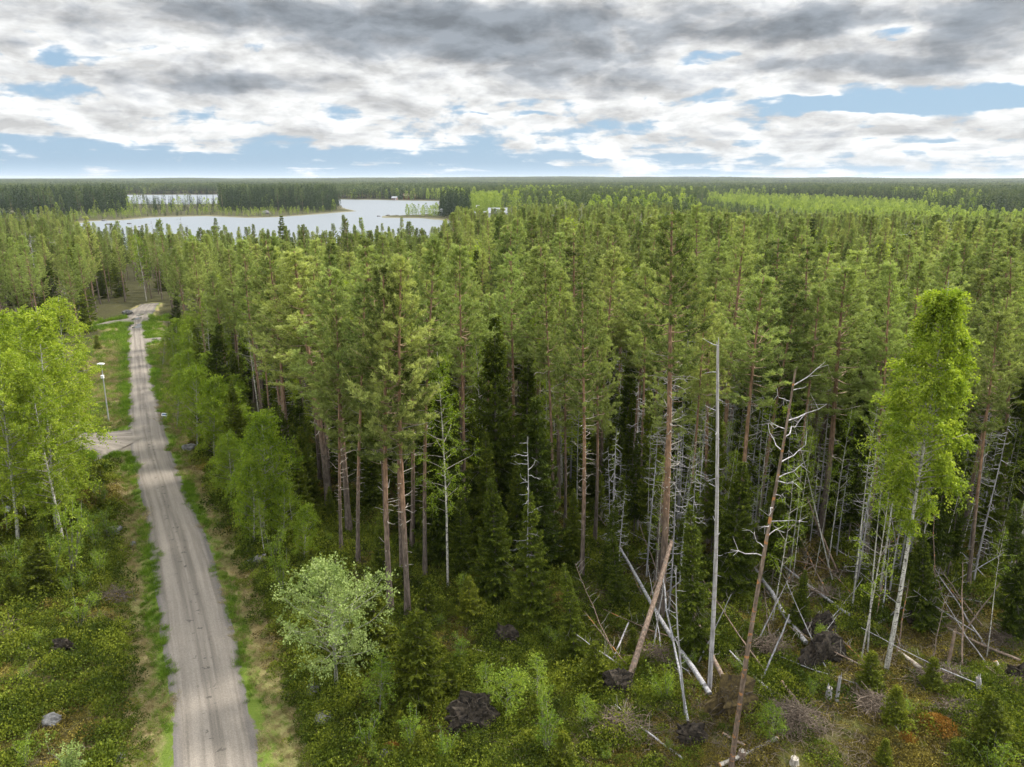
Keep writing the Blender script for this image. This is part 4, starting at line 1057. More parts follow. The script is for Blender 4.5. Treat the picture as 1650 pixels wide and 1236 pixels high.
fallen('cut_log', Gz(1165,1185,.12), Gz(1200,1205,.12), .09, .08, 'log_red', 'short reddish log under the mossy root plate', 'log', 0, cut=True)
fallen('cut_log', Gz(1650,1152,.1), Gz(1595,1140,.12), .08, .07, 'log_pale', 'pale thin log right of the brush heaps', 'log', 0, cut=True)
fallen('dead_branch', Gz(-4,1010,.35), Gz(64,1060,.12), .05, .02, 'log_pale', 'pale crooked dead branch lying on the heath', 'branch', 6, .5)
fallen('dead_branch', Gz(760,1045,.3), Gz(815,1060,.3), .03, .015, 'log_pale', 'pale dead branch beside the brown root plate', 'branch', 3, .4)
fallen('dead_branch', Gz(1430,1160,.2), Gz(1458,1195,.1), .05, .03, 'log_pale', 'short pale branch in front of the brush heap', 'branch', 1, .3)
for a in [((992,1118), .95, (.2, -1, 0), 'dark root plate under the reddish leaning trunk', False), ((1178,1150), 1.35, (.25, -1, 0), 'largest root plate with mossy brown top', True),
          ((1326,1068), 1.25, (.3, -1, 0), 'big black root plate right of the broken brown snag', False), ((1318,1022), .95, (.1, -1, 0), 'black root plate standing behind the big black one', False),
          ((815,1036), .85, (-.1, -1, .1), 'brown root plate at the dark forest edge', False), ((764,1172), 1.25, (.1, -1, .1), 'wide dark root plate beside the light green sapling', False),
          ((1110,1198), .75, (0, -1, 0), 'small root plate below the thin grey leaning stem', False), ((1485,1008), .9, (0, -1, 0), 'dark root plate behind the bright birch trunk', False),
          ((105,1056), .75, (.1, -1, 0), 'dark root plate on the heath left of the road', False), ((1650,1100), .9, (-.3, -1, 0), 'dark root plate at the end of the far brush heap', False)]:
    plate_thing(*a[0], *a[1:])
def brush(px, py, rx, ry, h, n, label, grp='heaps of dead brushwood'):
    p = Gz(px, py); mb = MB()
    for k in range(int(n*1.4)):
        u = rw.normal(0, .5, 2); c = np.array([u[0]*rx, u[1]*ry, h*max(.05, 1-np.hypot(*u)**2)*rw.uniform(.1, 1)])
        an = rw.uniform(0, 6.28); L_ = rw.uniform(.5, 2.3); d = np.array([math.cos(an), math.sin(an), rw.normal(0, .22)]); s = np.linspace(-.5, .5, 5)[:, None]
        bow = rw.normal(0, .2, 3)
        pp = c + d*L_*s + bow*L_*(s**2-.25) + rw.normal(0, .03, (5, 3)); pp[:, 2] = np.maximum(pp[:, 2], .02)
        mb.tube(pp, np.linspace(.021, .007, 5), 3, cap=False)
    o = link('brush_heap', mb.mesh('brush_heap', M['brush'])); o.location = p; tag(o, label, 'brush heap', grp)
for a in [(1275,1165,1.5,1.0,.8,420,'grey tangled brush heap in front of the log with orange end'), (1000,1175,1.2,.8,.7,300,'curled brown brush heap below the leaning root plate'), (1405,1138,1.3,.8,.6,330,'brown brush heap right of the two grey stubs'),
          (1520,1090,1.8,.7,.5,300,'long flat brush heap below the slender broken stem'), (1630,1030,1.8,1.0,.7,330,'brush heap at the foot of the thin grey birch stem'), (1640,1105,1.5,.9,.7,300,'brush heap beside the pinkish log stub'),
          (1240,1045,1.6,1.0,.9,260,'loose brush between the broken snag and the black root plates'), (180,960,1.0,.6,.35,120,'small brown brush heap beside the road on the heath'), (5,1020,1.2,.8,.5,140,'brush heap around the crooked pale branch'),
          (1065,1060,1.4,1.0,.8,220,'grey twiggy brush around the long fallen trunk'), (1330,960,2.2,1.2,1.0,260,'brown brush heap behind the thin grey fallen trunk'), (1560,1150,1.6,.8,.4,200,'low brush left of the pale thin log')]:
    brush(*a)
# thin stems leaning or lying in the windthrow
tips = ['snag_grey', 'snag_grey', 'log_red', 'snag_brown']
for i_ in range(66):
    px = rw.uniform(980, 1640); py = rw.uniform(880, 1120)
    b_ = Gz(px, py, .05); h_ = abs(rw.normal(0, 2.6))+.4; ln = rw.uniform(3.5, 9); a_ = rw.uniform(0, 6.28); h_ = min(h_, ln*.93); q = math.sqrt(ln*ln-h_*h_)
    e_ = b_+np.array([math.cos(a_)*q, abs(math.sin(a_))*q, 0]); e_[2] = gz1(e_[0], e_[1])+h_
    st_kind = 'leaning' if h_ > ln*.35 else 'fallen'
    where = 'left of the bare grey snag' if px < 1130 else 'beside the black root plates' if px < 1300 else 'by the bright birch' if px < 1480 else 'right of the bright birch'
    fallen('leaning_tree' if st_kind == 'leaning' else 'fallen_tree', b_, e_, rw.uniform(.03, .075), .015, tips[rw.integers(4)], f"thin {st_kind} dead stem {where}, {'near the brush heaps' if py > 1010 else 'at the forest edge'}", 'fallen tree', int(rw.integers(5, 16)), rw.uniform(.4, 1.0), group='thin dead stems of the windthrow')
def stub(px, py, h, r, bark, label, lean=(0, 0)):
    p = Gz(px, py); mb = MB(); n = 5; s = np.linspace(0, 1, n)[:, None]
    pts = np.array([lean[0], lean[1], h])*s; k = 10
    mb.tube(pts, np.concatenate([[r*1.35], np.linspace(r*1.05, r*.9, n-1)]), k)
    for q in range(5):
        a_ = rw.uniform(0, 6.28); b_ = pts[-1]+np.array([math.cos(a_), math.sin(a_), 0])*r*.55
        mb.tube(np.stack([b_-[0, 0, .05], b_+[0, 0, rw.uniform(.04, .35)*min(1, h)]]), [r*.35, .008], 4)
    e = thing('broken_stump', [('stem', mb.mesh('stump_stem', M[bark]))], label, 'stump', 'broken stumps of the clearing', p-np.array([0, 0, .05]))
    c = MB(); c.tube(np.stack([pts[-1]-[0, 0, .02], pts[-1]+[0, 0, .012]]), [r*.8, r*.75], 10)
    link('broken_top', c.mesh('broken_top', M['log_pale']), e)
for a in [(1334,1128,.75,.17,'snag_grey','thick short grey stub left of the thin stub'), (1347,1135,1.75,.09,'snag_grey','thin grey stub with pointed top'), (1578,1118,1.1,.15,'snag_grey','leaning grey stub in the far brush heap',(-.25,0)),
          (1528,1070,2.7,.10,'log_red','slender broken stem standing in the clearing'), (1280,1228,.4,.22,'log_pale','low sawn stump at the very front'), (1195,1218,.45,.2,'log_red','low orange brown stump behind the pale sawn log'), (810,1062,.3,.2,'log_red','low mossy stump near the brown root plate')]:
    stub(*a)
def boulder(px, py, r, label, squash=.62, mats='rock', z=None, grp='grey boulders'):
    p = Gz(px, py); 
    if z is not None: p = G(px, py, z)
    nu, nv = 16, 11; th = np.linspace(0, PI, nv)[:, None]; ph = np.linspace(0, 2*PI, nu, endpoint=False)[None]
    X_, Y_, Z_ = np.sin(th)*np.cos(ph), np.sin(th)*np.sin(ph), np.cos(th)*np.ones_like(ph); o = rw.uniform(5, 90)
    k = 1+.55*(vnoise(X_*1.3+o, Y_*1.3+o+Z_, .8, 6)-.5)+.25*(vnoise(X_*3+o, Y_*3+o+Z_*2.3, .8, 7)-.5)
    V = np.stack([X_*k*r*rw.uniform(.9, 1.25), Y_*k*r, Z_*k*r*squash], -1).reshape(-1, 3); i = np.arange(nv-1)[:, None]*nu; j = np.arange(nu)[None]
    mb = MB(); mb.add(V, np.stack([i+j, i+nu+j, i+nu+(j+1) % nu, i+(j+1) % nu], -1).reshape(-1, 4), smooth=r > 2)
    ob_ = link('boulder', mb.mesh('boulder', M[mats])); ob_.location = p+np.array([0, 0, r*squash*.35]); ob_.rotation_euler = (0, 0, rw.uniform(0, 6.28)); tag(ob_, label, 'boulder', grp); return ob_
for a in [(404,904,.5,'left round stone of the heap by the right verge'), (419,902,.6,'largest stone of the heap by the right verge'), (430,918,.35,'small stone in front of the heap by the right verge'), (424,926,.28,'smallest front stone of the heap by the right verge'),
          (445,905,.35,'stone behind the heap by the right verge'), (521,1160,.55,'flat grey boulder below the pale sallow'), (506,1112,.6,'dark boulder at the foot of the pale sallow'), (534,1190,.3,'small grey stone in front of the flat boulder'),
          (624,1215,.5,'stone half under rusty moss'), (206,506,1.2,'big grey boulder past the end of the road'), (180,858,.7,'grey boulder beside the left verge'), (150,935,.5,'pale stone on the heath beside the left verge'),
          (82,1158,.45,'dark grey stone on the heath'), (190,1218,.32,'white speckled stone near the road edge'), (305,720,.8,'pale boulder under the rounded light green tree'), (322,598,1.0,'grey boulder right of the far road'),
          (92,1075,.35,'flat stone in front of the heath root plate'), (288,608,.8,'brown grey boulder beside the meadow right of the road'), (370,822,.25,'white stone in the right verge'), (213,872,.25,'pale flat stone in the left verge'), (182,1020,.2,'little pale stone on the heath slope')]:
    boulder(*a)
boulder(429, 346, 3.6, 'huge pale boulder on the far lake shore', .7, z=WZ)
for i_, (px, py, r) in enumerate([(175,362,1.6), (190,358,1.4), (208,361,1.3), (225,366,1.2), (215,372,1.3), (168,356,1.8), (452,349,1.5), (465,348.5,1.2), (610,349,1.6), (625,348,2.0), (640,348,1.6)]):
    boulder(px, py, r, 'low rock in the shallow water off the left shore' if px < 300 else 'low rock at the sandy spit' if px < 500 else 'low rock on the spit before the right bay', .4, z=WZ, grp='rocks along the lake shore')
# rusty moss mounds
def mound(px, py, r, h, label):
    p = Gz(px, py); r_ = np.random.default_rng(int(px)); n = 2200
    a_ = r_.uniform(0, 6.28, n); q = np.sqrt(r_.random(n)); P_ = np.stack([np.cos(a_)*q*r, np.sin(a_)*q*r*.8, h*(1-q**2)*r_.uniform(.6, 1, n)], 1)
    mb = MB(); mb.leaves(P_, np.stack([P_[:, 0]*.5, P_[:, 1]*.5, np.full(n, .8)], 1)+r_.normal(0, .5, (n, 3)), r_.uniform(.07, .16, n), r_.uniform(.05, .1, n), r_, r_.random(n))
    o = link('moss_mound', mb.mesh('moss_mound', M['rust_moss'])); o.location = p; tag(o, label, 'moss mound', 'rusty moss mounds')
for a in [(1508,1172,1.15,.6,'rusty orange moss mound right of the brush heaps'), (630,1205,.6,.45,'rusty moss on the stone between two green bushes'), (1462,1190,.5,.25,'low rusty moss patch beside the orange mound'), (1640,1190,.6,.3,'rusty moss patch at the clearing corner')]:
    mound(*a)

# ------------------------------------------------------------------ roadside furniture, puddles
p = Gz(175, 676); tp = at_depth(163, 586, p[1]); v = tp-p; hL = v[2]
mb = MB(); mb.tube(np.stack([np.zeros(3), v*.5, v]), [.085, .07, .05], 10)
lamp = thing('street_lamp', [('pole', mb.mesh('lamp_pole', M['steel']))], 'tall grey lamp pole with flat white head beside the side track', 'street lamp', None, p)
mb = MB(); mb.box(v+np.array([.10, -.25, .03]), (.75, .42, .10)); mb.box(v+np.array([.10, -.25, .10]), (.5, .28, .05)); mb.tube(np.stack([v-[0, 0, .15], v+[.06, -.15, 0]]), [.03, .03], 6)
link('lamp_head', mb.mesh('lamp_head', M['white_paint']), lamp)
mb = MB(); q = v*.78; mb.box(q+np.array([.02, -.12, 0]), (.30, .22, .34)); mb.box(q+np.array([.02, -.12, .19]), (.34, .26, .03)); link('meter_box', mb.mesh('meter_box', M['white_paint']), lamp)
p = Gz(263, 676); sg = thing('road_sign', [], 'small blue road sign with white border on short posts at the verge', 'road sign', None, p)
for s_ in (-.25, .25):
    mb = MB(); mb.tube([[s_, 0, 0], [s_, 0, .78]], [.03, .03], 8); link('post', mb.mesh('sign_post', M['steel']), sg)
mb = MB(); mb.box((0, -.045, .70), (.84, .03, .36)); link('panel', mb.mesh('sign_panel', M['white_paint']), sg)
mb = MB(); mb.box((0, -.064, .70), (.70, .012, .23)); link('face', mb.mesh('sign_face', M['sign_blue']), sg); sg.rotation_euler = (R(-38), 0, R(-10))
# nest box
pb = G(30, 884); pb = at_depth(13, 820, pb[1]-.2)
nb = thing('nest_box', [], 'small white nest box hanging on the trunk of the roadside birch', 'nest box', None, pb)
mb = MB(); mb.box((0, 0, 0), (.26, .22, .34)); mb.box((0, -.115, -.02), (.2, .015, .26)); link('box', mb.mesh('nest_box_body', M['white_paint']), nb)
mb = MB(); mb.box((0, -.03, .19), (.32, .32, .03)); link('lid', mb.mesh('nest_box_lid', M['grey_roof']), nb)
mb = MB(); mb.tube([[0, -.124, .05], [0, -.130, .05]], [.025, .025], 10); link('entrance', mb.mesh('nest_box_entrance', M['dark_glass']), nb)
m, nt, out = mat('puddle_water'); p_ = N(nt, 'ShaderNodeBsdfPrincipled', Roughness=.04); p_.inputs['Base Color'].default_value = (.05, .05, .045, 1); L(nt, p_.outputs[0], out.inputs[0]); M['puddle'] = m
for px, py, rx, ry, lb in [(223,527,1.1,1.6,'largest bright puddle in the muddy junction'), (227,523,.8,1.1,'puddle beside the largest one in the junction'), (220,514,.8,1.6,'long puddle past the junction'), (204,527,.9,1.0,'puddle at the start of the far left track'), (249,547,.6,.5,'small puddle on the short right track'), (226,508,.5,1.3,'narrow puddle where the road bends away')]:
    c = G(px, py); an = np.linspace(0, 6.28, 22, endpoint=False); k = 1+.5*(vnoise(np.cos(an)*2+px, np.sin(an)*2+py, .8, 5)-.5)
    V = np.stack([np.cos(an)*rx*k, np.sin(an)*ry*k, np.zeros(22)], 1); mb = MB(); mb.add(np.vstack([V, [[0, 0, 0]]]), [[i, (i+1) % 22, 22] for i in range(22)])
    o = link('puddle', mb.mesh('puddle', M['puddle'])); o.location = (c[0], c[1], .085); tag(o, lb, 'puddle', 'puddles in the junction')

# ------------------------------------------------------------------ houses by the lake
def house(px, py, w_, d_, h_, roof_h, wall, roof, label, rz=0.0, porch=False, z=None, nwin=2):
    p = G(px, py, 0)
    e = thing('house', [], label, 'house', 'houses by the lake', p, (0, 0, rz))
    mb = MB(); mb.box((0, 0, h_/2), (w_, d_, h_))
    mb.add([[-w_/2, -d_/2, h_], [-w_/2, d_/2, h_], [-w_/2, 0, h_+roof_h*.96], [w_/2, -d_/2, h_], [w_/2, d_/2, h_], [w_/2, 0, h_+roof_h*.96]], [[0, 2, 1], [3, 4, 5]])
    link('wall', mb.mesh('house_wall', M[wall]), e)
    mb = MB(); o = .5; t = .18
    for s_ in (-1, 1):
        a0 = np.array([[-w_/2-o, s_*(d_/2+o), h_-o*roof_h/(d_/2)], [w_/2+o, s_*(d_/2+o), h_-o*roof_h/(d_/2)], [w_/2+o, 0, h_+roof_h], [-w_/2-o, 0, h_+roof_h]])
        V = np.vstack([a0+[0, 0, .02], a0+[0, 0, t]]); f = [[0,3,2,1],[4,5,6,7],[0,1,5,4],[1,2,6,5],[3,0,4,7]]
        mb.add(V, f if s_ < 0 else [q[::-1] for q in f])
    ro = link('roof', mb.mesh('house_roof', M[roof]), e)
    mb = MB(); mb.box((w_*.2, d_*.12, h_+roof_h+.2), (.7, .7, 1.4)); link('chimney', mb.mesh('house_chimney', M['rock']), ro)
    for i in range(nwin):
        mb = MB(); x = -w_/2+w_*(i+1)/(nwin+1.6); mb.box((x, -d_/2-.03, h_*.55), (1.3, .08, 1.4)); f = link('window', mb.mesh('window_frame', M['white_paint']), e)
        mb = MB(); mb.box((x, -d_/2-.08, h_*.55), (1.05, .04, 1.15)); link('pane', mb.mesh('window_pane', M['dark_glass']), f)
    mb = MB(); mb.box((w_/2-w_*.18, -d_/2-.03, 1.05), (1.0, .08, 2.1)); link('door', mb.mesh('house_door', M['white_paint']), e)
house(775, 357, 8, 7, 4.2, 2.6, 'red_wall', 'grey_roof', 'small red house with grey roof among the trees by the bay', R(12), nwin=2)
house(806, 354, 17, 10, 5.0, 3.4, 'white_wall', 'grey_roof', 'long white house with broad grey roof by the bay', R(-6), nwin=5)
house(869, 357, 7, 6, 4.0, 2.2, 'white_wall', 'grey_roof', 'small white house half hidden by pines', R(4), nwin=2)
house(660, 321, 18, 9, 4.5, 3.8, 'red_wall', 'brown_roof', 'red house with brown roof across the bay', R(8), nwin=4)
house(636, 322, 7, 6, 2.8, 1.8, 'grey_roof' if False else 'brown_roof', 'grey_roof', 'little brown boathouse at the water across the bay', R(-5), nwin=1)
house(553, 318, 9, 7, 3.2, 2.2, 'white_wall', 'grey_roof', 'pale cottage left of the far shore', R(5), nwin=2)
house(583, 317, 9, 7, 3.2, 2.0, 'brown_roof', 'grey_roof', 'brown cottage on the far shore', R(-8), nwin=2)
house(705, 347, 8, 6, 3.2, 2.0, 'white_wall', 'grey_roof', 'white boathouse left of the dark spruce clump', R(10), nwin=2)
p = G(768, 356); mb = MB(); mb.tube([[0, 0, 0], [0, 0, 11]], [.32, .22], 8); t_ = thing('utility_pole', [('pole', mb.mesh('utility_pole', M['white_paint']))], 'pale utility pole beside the small red house', 'pole', None, p)
mb = MB(); mb.box((1.0, 0, 10.8), (2.4, .25, .25)); link('crossarm', mb.mesh('pole_crossarm', M['white_paint']), t_)

# ------------------------------------------------------------------ uncounted vegetation: one object per kind
def gn_scatter(name, protos, P_, rotz, scl, idx, label, tilt=None):
    """one object: points that carry a plant each"""
    c = bpy.data.collections.new(name+'_kinds')
    for i, me in enumerate(protos):
        c.objects.link(bpy.data.objects.new('%s_%02d' % (name, i), me))
    me = bpy.data.meshes.new(name); n = len(P_)
    me.vertices.add(n); me.vertices.foreach_set('co', np.asarray(P_, np.float32).ravel())
    rot = np.zeros((n, 3), np.float32); rot[:, 2] = rotz
    if tilt is not None: rot[:, :2] = tilt
    a = me.attributes.new('rot', 'FLOAT_VECTOR', 'POINT'); a.data.foreach_set('vector', rot.ravel())
    a = me.attributes.new('scl', 'FLOAT', 'POINT'); a.data.foreach_set('value', np.asarray(scl, np.float32))
    a = me.attributes.new('idx', 'INT', 'POINT'); a.data.foreach_set('value', np.asarray(idx, np.int32))
    o = link(name, me); tag(o, label, kind='stuff')
    g = bpy.data.node_groups.new(name+'_nodes', 'GeometryNodeTree')
    g.interface.new_socket('Geometry', in_out='INPUT', socket_type='NodeSocketGeometry'); g.interface.new_socket('Geometry', in_out='OUTPUT', socket_type='NodeSocketGeometry')
    gi, go = g.nodes.new('NodeGroupInput'), g.nodes.new('NodeGroupOutput')
    ip = g.nodes.new('GeometryNodeInstanceOnPoints'); ci = g.nodes.new('GeometryNodeCollectionInfo')
    ci.inputs['Collection'].default_value = c; ci.inputs['Separate Children'].default_value = True; ci.inputs['Reset Children'].default_value = True
    def na(nm, t):
        q = g.nodes.new('GeometryNodeInputNamedAttribute'); q.data_type = t; q.inputs['Name'].default_value = nm
        return q.outputs['Attribute']
    e = g.nodes.new('FunctionNodeEulerToRotation')
    g.links.new(gi.outputs[0], ip.inputs['Points']); g.links.new(ci.outputs[0], ip.inputs['Instance']); ip.inputs['Pick Instance'].default_value = True
    g.links.new(na('idx', 'INT'), ip.inputs['Instance Index']); g.links.new(na('rot', 'FLOAT_VECTOR'), e.inputs[0]); g.links.new(e.outputs[0], ip.inputs['Rotation'])
    g.links.new(na('scl', 'FLOAT'), ip.inputs['Scale']); g.links.new(ip.outputs[0], go.inputs[0])
    md = o.modifiers.new('plants', 'NODES'); md.node_group = g
    return o
rs_ = np.random.default_rng(5)
def clump(seed, r, h, n, size, m, up=.6, flat=.5):
    q_ = np.random.default_rng(seed); a = q_.uniform(0, 6.28, n); q = np.sqrt(q_.random(n))
    z = h*(1-q**2*.8)*q_.uniform(.25, 1, n)
    P_ = np.stack([np.cos(a)*q*r, np.sin(a)*q*r, z], 1)
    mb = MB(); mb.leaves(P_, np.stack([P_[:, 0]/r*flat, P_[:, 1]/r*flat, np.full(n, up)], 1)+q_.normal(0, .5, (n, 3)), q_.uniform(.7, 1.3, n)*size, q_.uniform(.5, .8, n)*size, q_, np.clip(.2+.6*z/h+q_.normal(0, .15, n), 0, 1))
    return mb.mesh('clump', M[m])
def tuft(seed, r, n, ln, w_, m, lean=.6):
    q_ = np.random.default_rng(seed); P_ = np.append(q_.normal(0, r*.5, (n, 2)), np.zeros((n, 1)), 1)
    d = np.append(q_.normal(0, lean, (n, 2)), np.full((n, 1), .8), 1)
    mb = MB(); mb.blades(P_, d, q_.uniform(.6, 1.3, n)*ln, np.full(n, w_), q_, q_.random(n)); return mb.mesh('tuft', M[m])
def pts_in(n, r0, r1, a0, a1, prob, pw=2.0):
    r = (rs_.random(n)*(r1**pw-r0**pw)+r0**pw)**(1/pw); a = rs_.uniform(R(a0), R(a1), n); x, y = r*np.sin(a), r*np.cos(a)
    k = rs_.random(n) < prob(x, y); return x[k], y[k]
# heath and moss
def pr_heath(x, y):
    rd = road_dist(x, y); n = vnoise(x, y, 3.0, 41)
    return np.where(rd > 3.0, np.where(n > .30, 1, .45)*np.where(vnoise(x, y, 1.3, 47) > .25, 1, .5), np.where(rd > 1.8, .12, 0))*np.where(in_forest(x, y), .7, 1)
hx, hy = pts_in(52000, 28, 85, -42, 42, pr_heath, 1.1)
hn = vnoise(hx, hy, 4.0, 43)+rs_.normal(0, .16, len(hx)); px_ = project(hx, hy)[0]
rsd = (hn+.12*(px_ > 950) > .58)
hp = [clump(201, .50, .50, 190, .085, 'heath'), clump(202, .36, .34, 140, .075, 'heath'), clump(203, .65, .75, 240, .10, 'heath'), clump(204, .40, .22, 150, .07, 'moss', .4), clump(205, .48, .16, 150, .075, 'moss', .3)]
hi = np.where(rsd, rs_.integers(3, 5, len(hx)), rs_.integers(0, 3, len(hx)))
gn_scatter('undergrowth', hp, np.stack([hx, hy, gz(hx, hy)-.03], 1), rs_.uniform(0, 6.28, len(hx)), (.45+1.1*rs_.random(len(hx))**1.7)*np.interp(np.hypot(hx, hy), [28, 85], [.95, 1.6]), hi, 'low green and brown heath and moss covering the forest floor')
# grass
def pr_green(x, y):
    rd = road_dist(x, y)+(vnoise(x, y, 2.3, 51)-.5)*1.2; patch = vnoise(x, y*.5, 5.0, 52)
    return np.where((rd > .05) & (rd < 1.15), np.where(patch > .38, 1, .2)*np.where(np.hypot(x, y) < 41, .35, 1), np.where((rd >= 1.15) & (rd < 4.5), .16, 0))+np.where((y > 70) & (rd > .3) & (rd < 9) & ~in_forest(x, y), .13, 0)
qx, qy = pts_in(80000, 28, 175, -40, 0, pr_green, 1.2)
gp = [tuft(211, .20, 60, .30, .020, 'grass'), tuft(212, .24, 60, .24, .022, 'grass'), tuft(213, .18, 44, .4, .022, 'grass')]
gn_scatter('grass', gp, np.stack([qx, qy, gz(qx, qy)-.02], 1), rs_.uniform(0, 6.28, len(qx)), rs_.uniform(.6, 1.15, len(qx))*np.interp(np.hypot(qx, qy), [28, 80, 175], [.8, 1.5, 2.6]), rs_.integers(0, 3, len(qx)), 'fresh green grass along the verges of the gravel road')
def pr_straw(x, y):
    rd = road_dist(x, y)+(vnoise(x, y, 3.1, 53)-.5)*2.0; n = vnoise(x, y, 2.6, 54)
    return np.where((rd > .6) & (rd < 4.2), np.where(n > .3, .95, .3), np.where((rd >= 3.6) & (rd < 8), .12*(n > .5), 0))+np.where((y > 70) & (rd > 1) & (rd < 12) & ~in_forest(x, y), .2, 0)+.14*((rd >= 3) & (n > .68) & ~in_forest(x, y))
sx, sy = pts_in(100000, 28, 150, -42, 42, pr_straw, 1.1)
sp_ = [tuft(221, .26, 46, .34, .018, 'straw', 1.3), tuft(222, .30, 46, .28, .020, 'straw', 1.6)]
gn_scatter('dry_grass', sp_, np.stack([sx, sy, gz(sx, sy)-.02], 1), rs_.uniform(0, 6.28, len(sx)), rs_.uniform(.6, 1.15, len(sx))*np.interp(np.hypot(sx, sy), [28, 80, 150], [.85, 1.5, 2.4]), rs_.integers(0, 2, len(sx)), 'matted dry grass beyond the green verge')
# fallen twigs
def sticks(seed, n):
    q_ = np.random.default_rng(seed); mb = MB()
    for k in range(n):
        a = q_.uniform(0, 6.28); L_ = q_.uniform(.25, 1.0); c = np.append(q_.normal(0, .5, 2), q_.uniform(.02, .25)); d = np.array([math.cos(a), math.sin(a), q_.normal(0, .15)])
        s = np.linspace(-.5, .5, 4)[:, None]; pp = c+d*L_*s+q_.normal(0, .05, (4, 3)); mb.tube(pp, np.linspace(.014, .005, 4), 3, cap=False)
    return mb.mesh('sticks', M['brush'])
def pr_st(x, y):
    px, py = project(x, y); return np.where((px > 930) & (py > 880), np.where(vnoise(x, y, 3, 61) > .4, 1, .2), .10)*(road_dist(x, y) > 4)
tx, ty = pts_in(6500, 28, 70, -42, 42, pr_st, 1.2)
gn_scatter('fallen_debris', [sticks(231, 9), sticks(232, 7), sticks(233, 12)], np.stack([tx, ty, gz(tx, ty)+.02], 1), rs_.uniform(0, 6.28, len(tx)), rs_.uniform(.6, 1.3, len(tx)), rs_.integers(0, 3, len(tx)), 'dead twigs and sticks strewn over the clearing floor')

# ---- the forest beyond the individual trees
def strip(parts): return dict(parts)
def joined(parts, mats_):
    """one mesh for a middle-distance tree"""
    mb = MB(); me_mats = []
    for i, (nm, me) in enumerate(parts):
        V = np.zeros(len(me.vertices)*3, np.float32); me.vertices.foreach_get('co', V); tt = np.zeros(len(me.vertices), np.float32); me.attributes['tone'].data.foreach_get('value', tt)
        lp = np.zeros(len(me.loops), np.int32); me.loops.foreach_get('vertex_index', lp); tot = np.zeros(len(me.polygons), np.int32); me.polygons.foreach_get('loop_total', tot); st = np.zeros(len(me.polygons), np.int32); me.polygons.foreach_get('loop_start', st)
        V = V.reshape(-1, 3); base = mb.n; first = True
        for k in np.unique(tot):
            F_ = lp[st[tot == k][:, None]+np.arange(k)[None]]
            if first: mb.add(V, F_, tt, mi=i); first = False
            else: mb.f.append(F_+base); mb.sm.append(np.full(len(F_), False)); mb.mi.append(np.full(len(F_), i))
        me_mats.append(me.materials[0])
    return mb.mesh('forest_tree', me_mats)
mp_ = [joined(pine(301+i, 21, c_, rc_, 6, fol=.8, blade=.25, nbl=8, thin=.03, wood_k=3), None) for i, (c_, rc_) in enumerate([(.44, 2.5), (.50, 2.2), (.40, 2.4), (.54, 2.0), (.36, 2.1), (.48, 2.8)])]
ms_ = [joined(spruce(311+i, 16, rc_, cb=.05, step=.62, dens=.62, blade=.30), None) for i, rc_ in enumerate((2.7, 2.2))]
mb_ = [joined(birch(321+i, 15, .25, 2.5, .10, 36, leaf=.19, twigs=6, per=6, m=mm), None) for i, mm in enumerate(('birch_green', 'birch'))]
mid = np.array(mid)
MK = {0: (0, 6, 21.), 1: (6, 8, 16.), 2: (8, 10, 15.), 3: (10, 11, 13.)}
mid[(rs_.random(len(mid)) < .03) & (mid[:, 3] == 0), 3] = 3
lo = np.array([MK[int(k)][0] for k in mid[:, 3]]); hi_ = np.array([MK[int(k)][1] for k in mid[:, 3]]); h0 = np.array([MK[int(k)][2] for k in mid[:, 3]])
gn_scatter('forest', mp_+ms_+mb_+[joined(KIND['dead_spruce'][1], None)], np.stack([mid[:, 0], mid[:, 1], gz(mid[:, 0], mid[:, 1])], 1), rs_.uniform(0, 6.28, len(mid)), mid[:, 2]/h0, lo+(rs_.random(len(mid))*(hi_-lo)).astype(int), 'olive green pine forest behind the nearest trees')
# far single trees 420-1100 m
def far_tree(kind_, seed, n, size, h, r):
    mb = MB(); q_ = np.random.default_rng(seed); far_crown(mb, q_, 0, 0, 0, h, r, kind_, n, size); return mb.mesh('far_tree', [M['far_pine'], M['far_spruce'], M['far_birch'], M['bark_pine']])
FT = [far_tree('pine', 401+i, 300, .75, 20, 2.5) for i in range(3)]+[far_tree('spruce', 411+i, 300, .8, 20, 2.3) for i in range(3)]+[far_tree('birch', 421+i, 300, .7, 14, 2.8) for i in range(3)]
def far_ok(x, y):
    px, py = project(x, y); w_ = water_sd(x, y); az_ = np.degrees(np.arctan2(x, y)); D = np.hypot(x, y)
    ok = (w_ < -5) & ~((px < 730) & (px > 60) & (D < 560) & (w_ > -60)*(px > 160))
    isth = (px > 205) & (px < 355) & (py < 343) & (py > 325)
    ok &= ~(isth & (rs_.random(len(x)) > .22))
    ok &= ~((px > 598) & (px < 654) & (py > 335) & (py < 356))
    ok &= ~((px > 540) & (px < 600) & (py > 336) & (py < 352))
    ok &= ~((px > 755) & (px < 890) & (py > 349) & (py < 380))   # yards in front of the houses
    return ok
fp = darts(60000, 420, 1100, R(-41), R(42), lambda r: 4.6+.0035*(r-420), far_ok, rs_)
fx, fy = fp.T; fD = np.hypot(fx, fy); fpx, fpy = project(fx, fy); fw = water_sd(fx, fy); faz = np.degrees(np.arctan2(fx, fy)); nz2 = vnoise(fx, fy, 60, 71)+rs_.normal(0, .12, len(fx)); u = rs_.random(len(fx))
kd = np.where(u < .2, 1, 0); kd = np.where(nz2 > .78, 2, kd); fh = rs_.uniform(15, 21, len(fx)); fh = np.where((faz > 14) & (fD < 760), rs_.uniform(9, 12.5, len(fx)), fh)
left = fpx < 545
kd = np.where(left, np.where(u < .86, 1, np.where(u < .97, 0, 2)), kd)
shore_ = left & (fpy > 341.0) & (fw > -75); kd = np.where(shore_, np.where(u < .8, 2, 1), kd); fh = np.where(shore_, rs_.uniform(3, 6.5, len(fx)), fh)
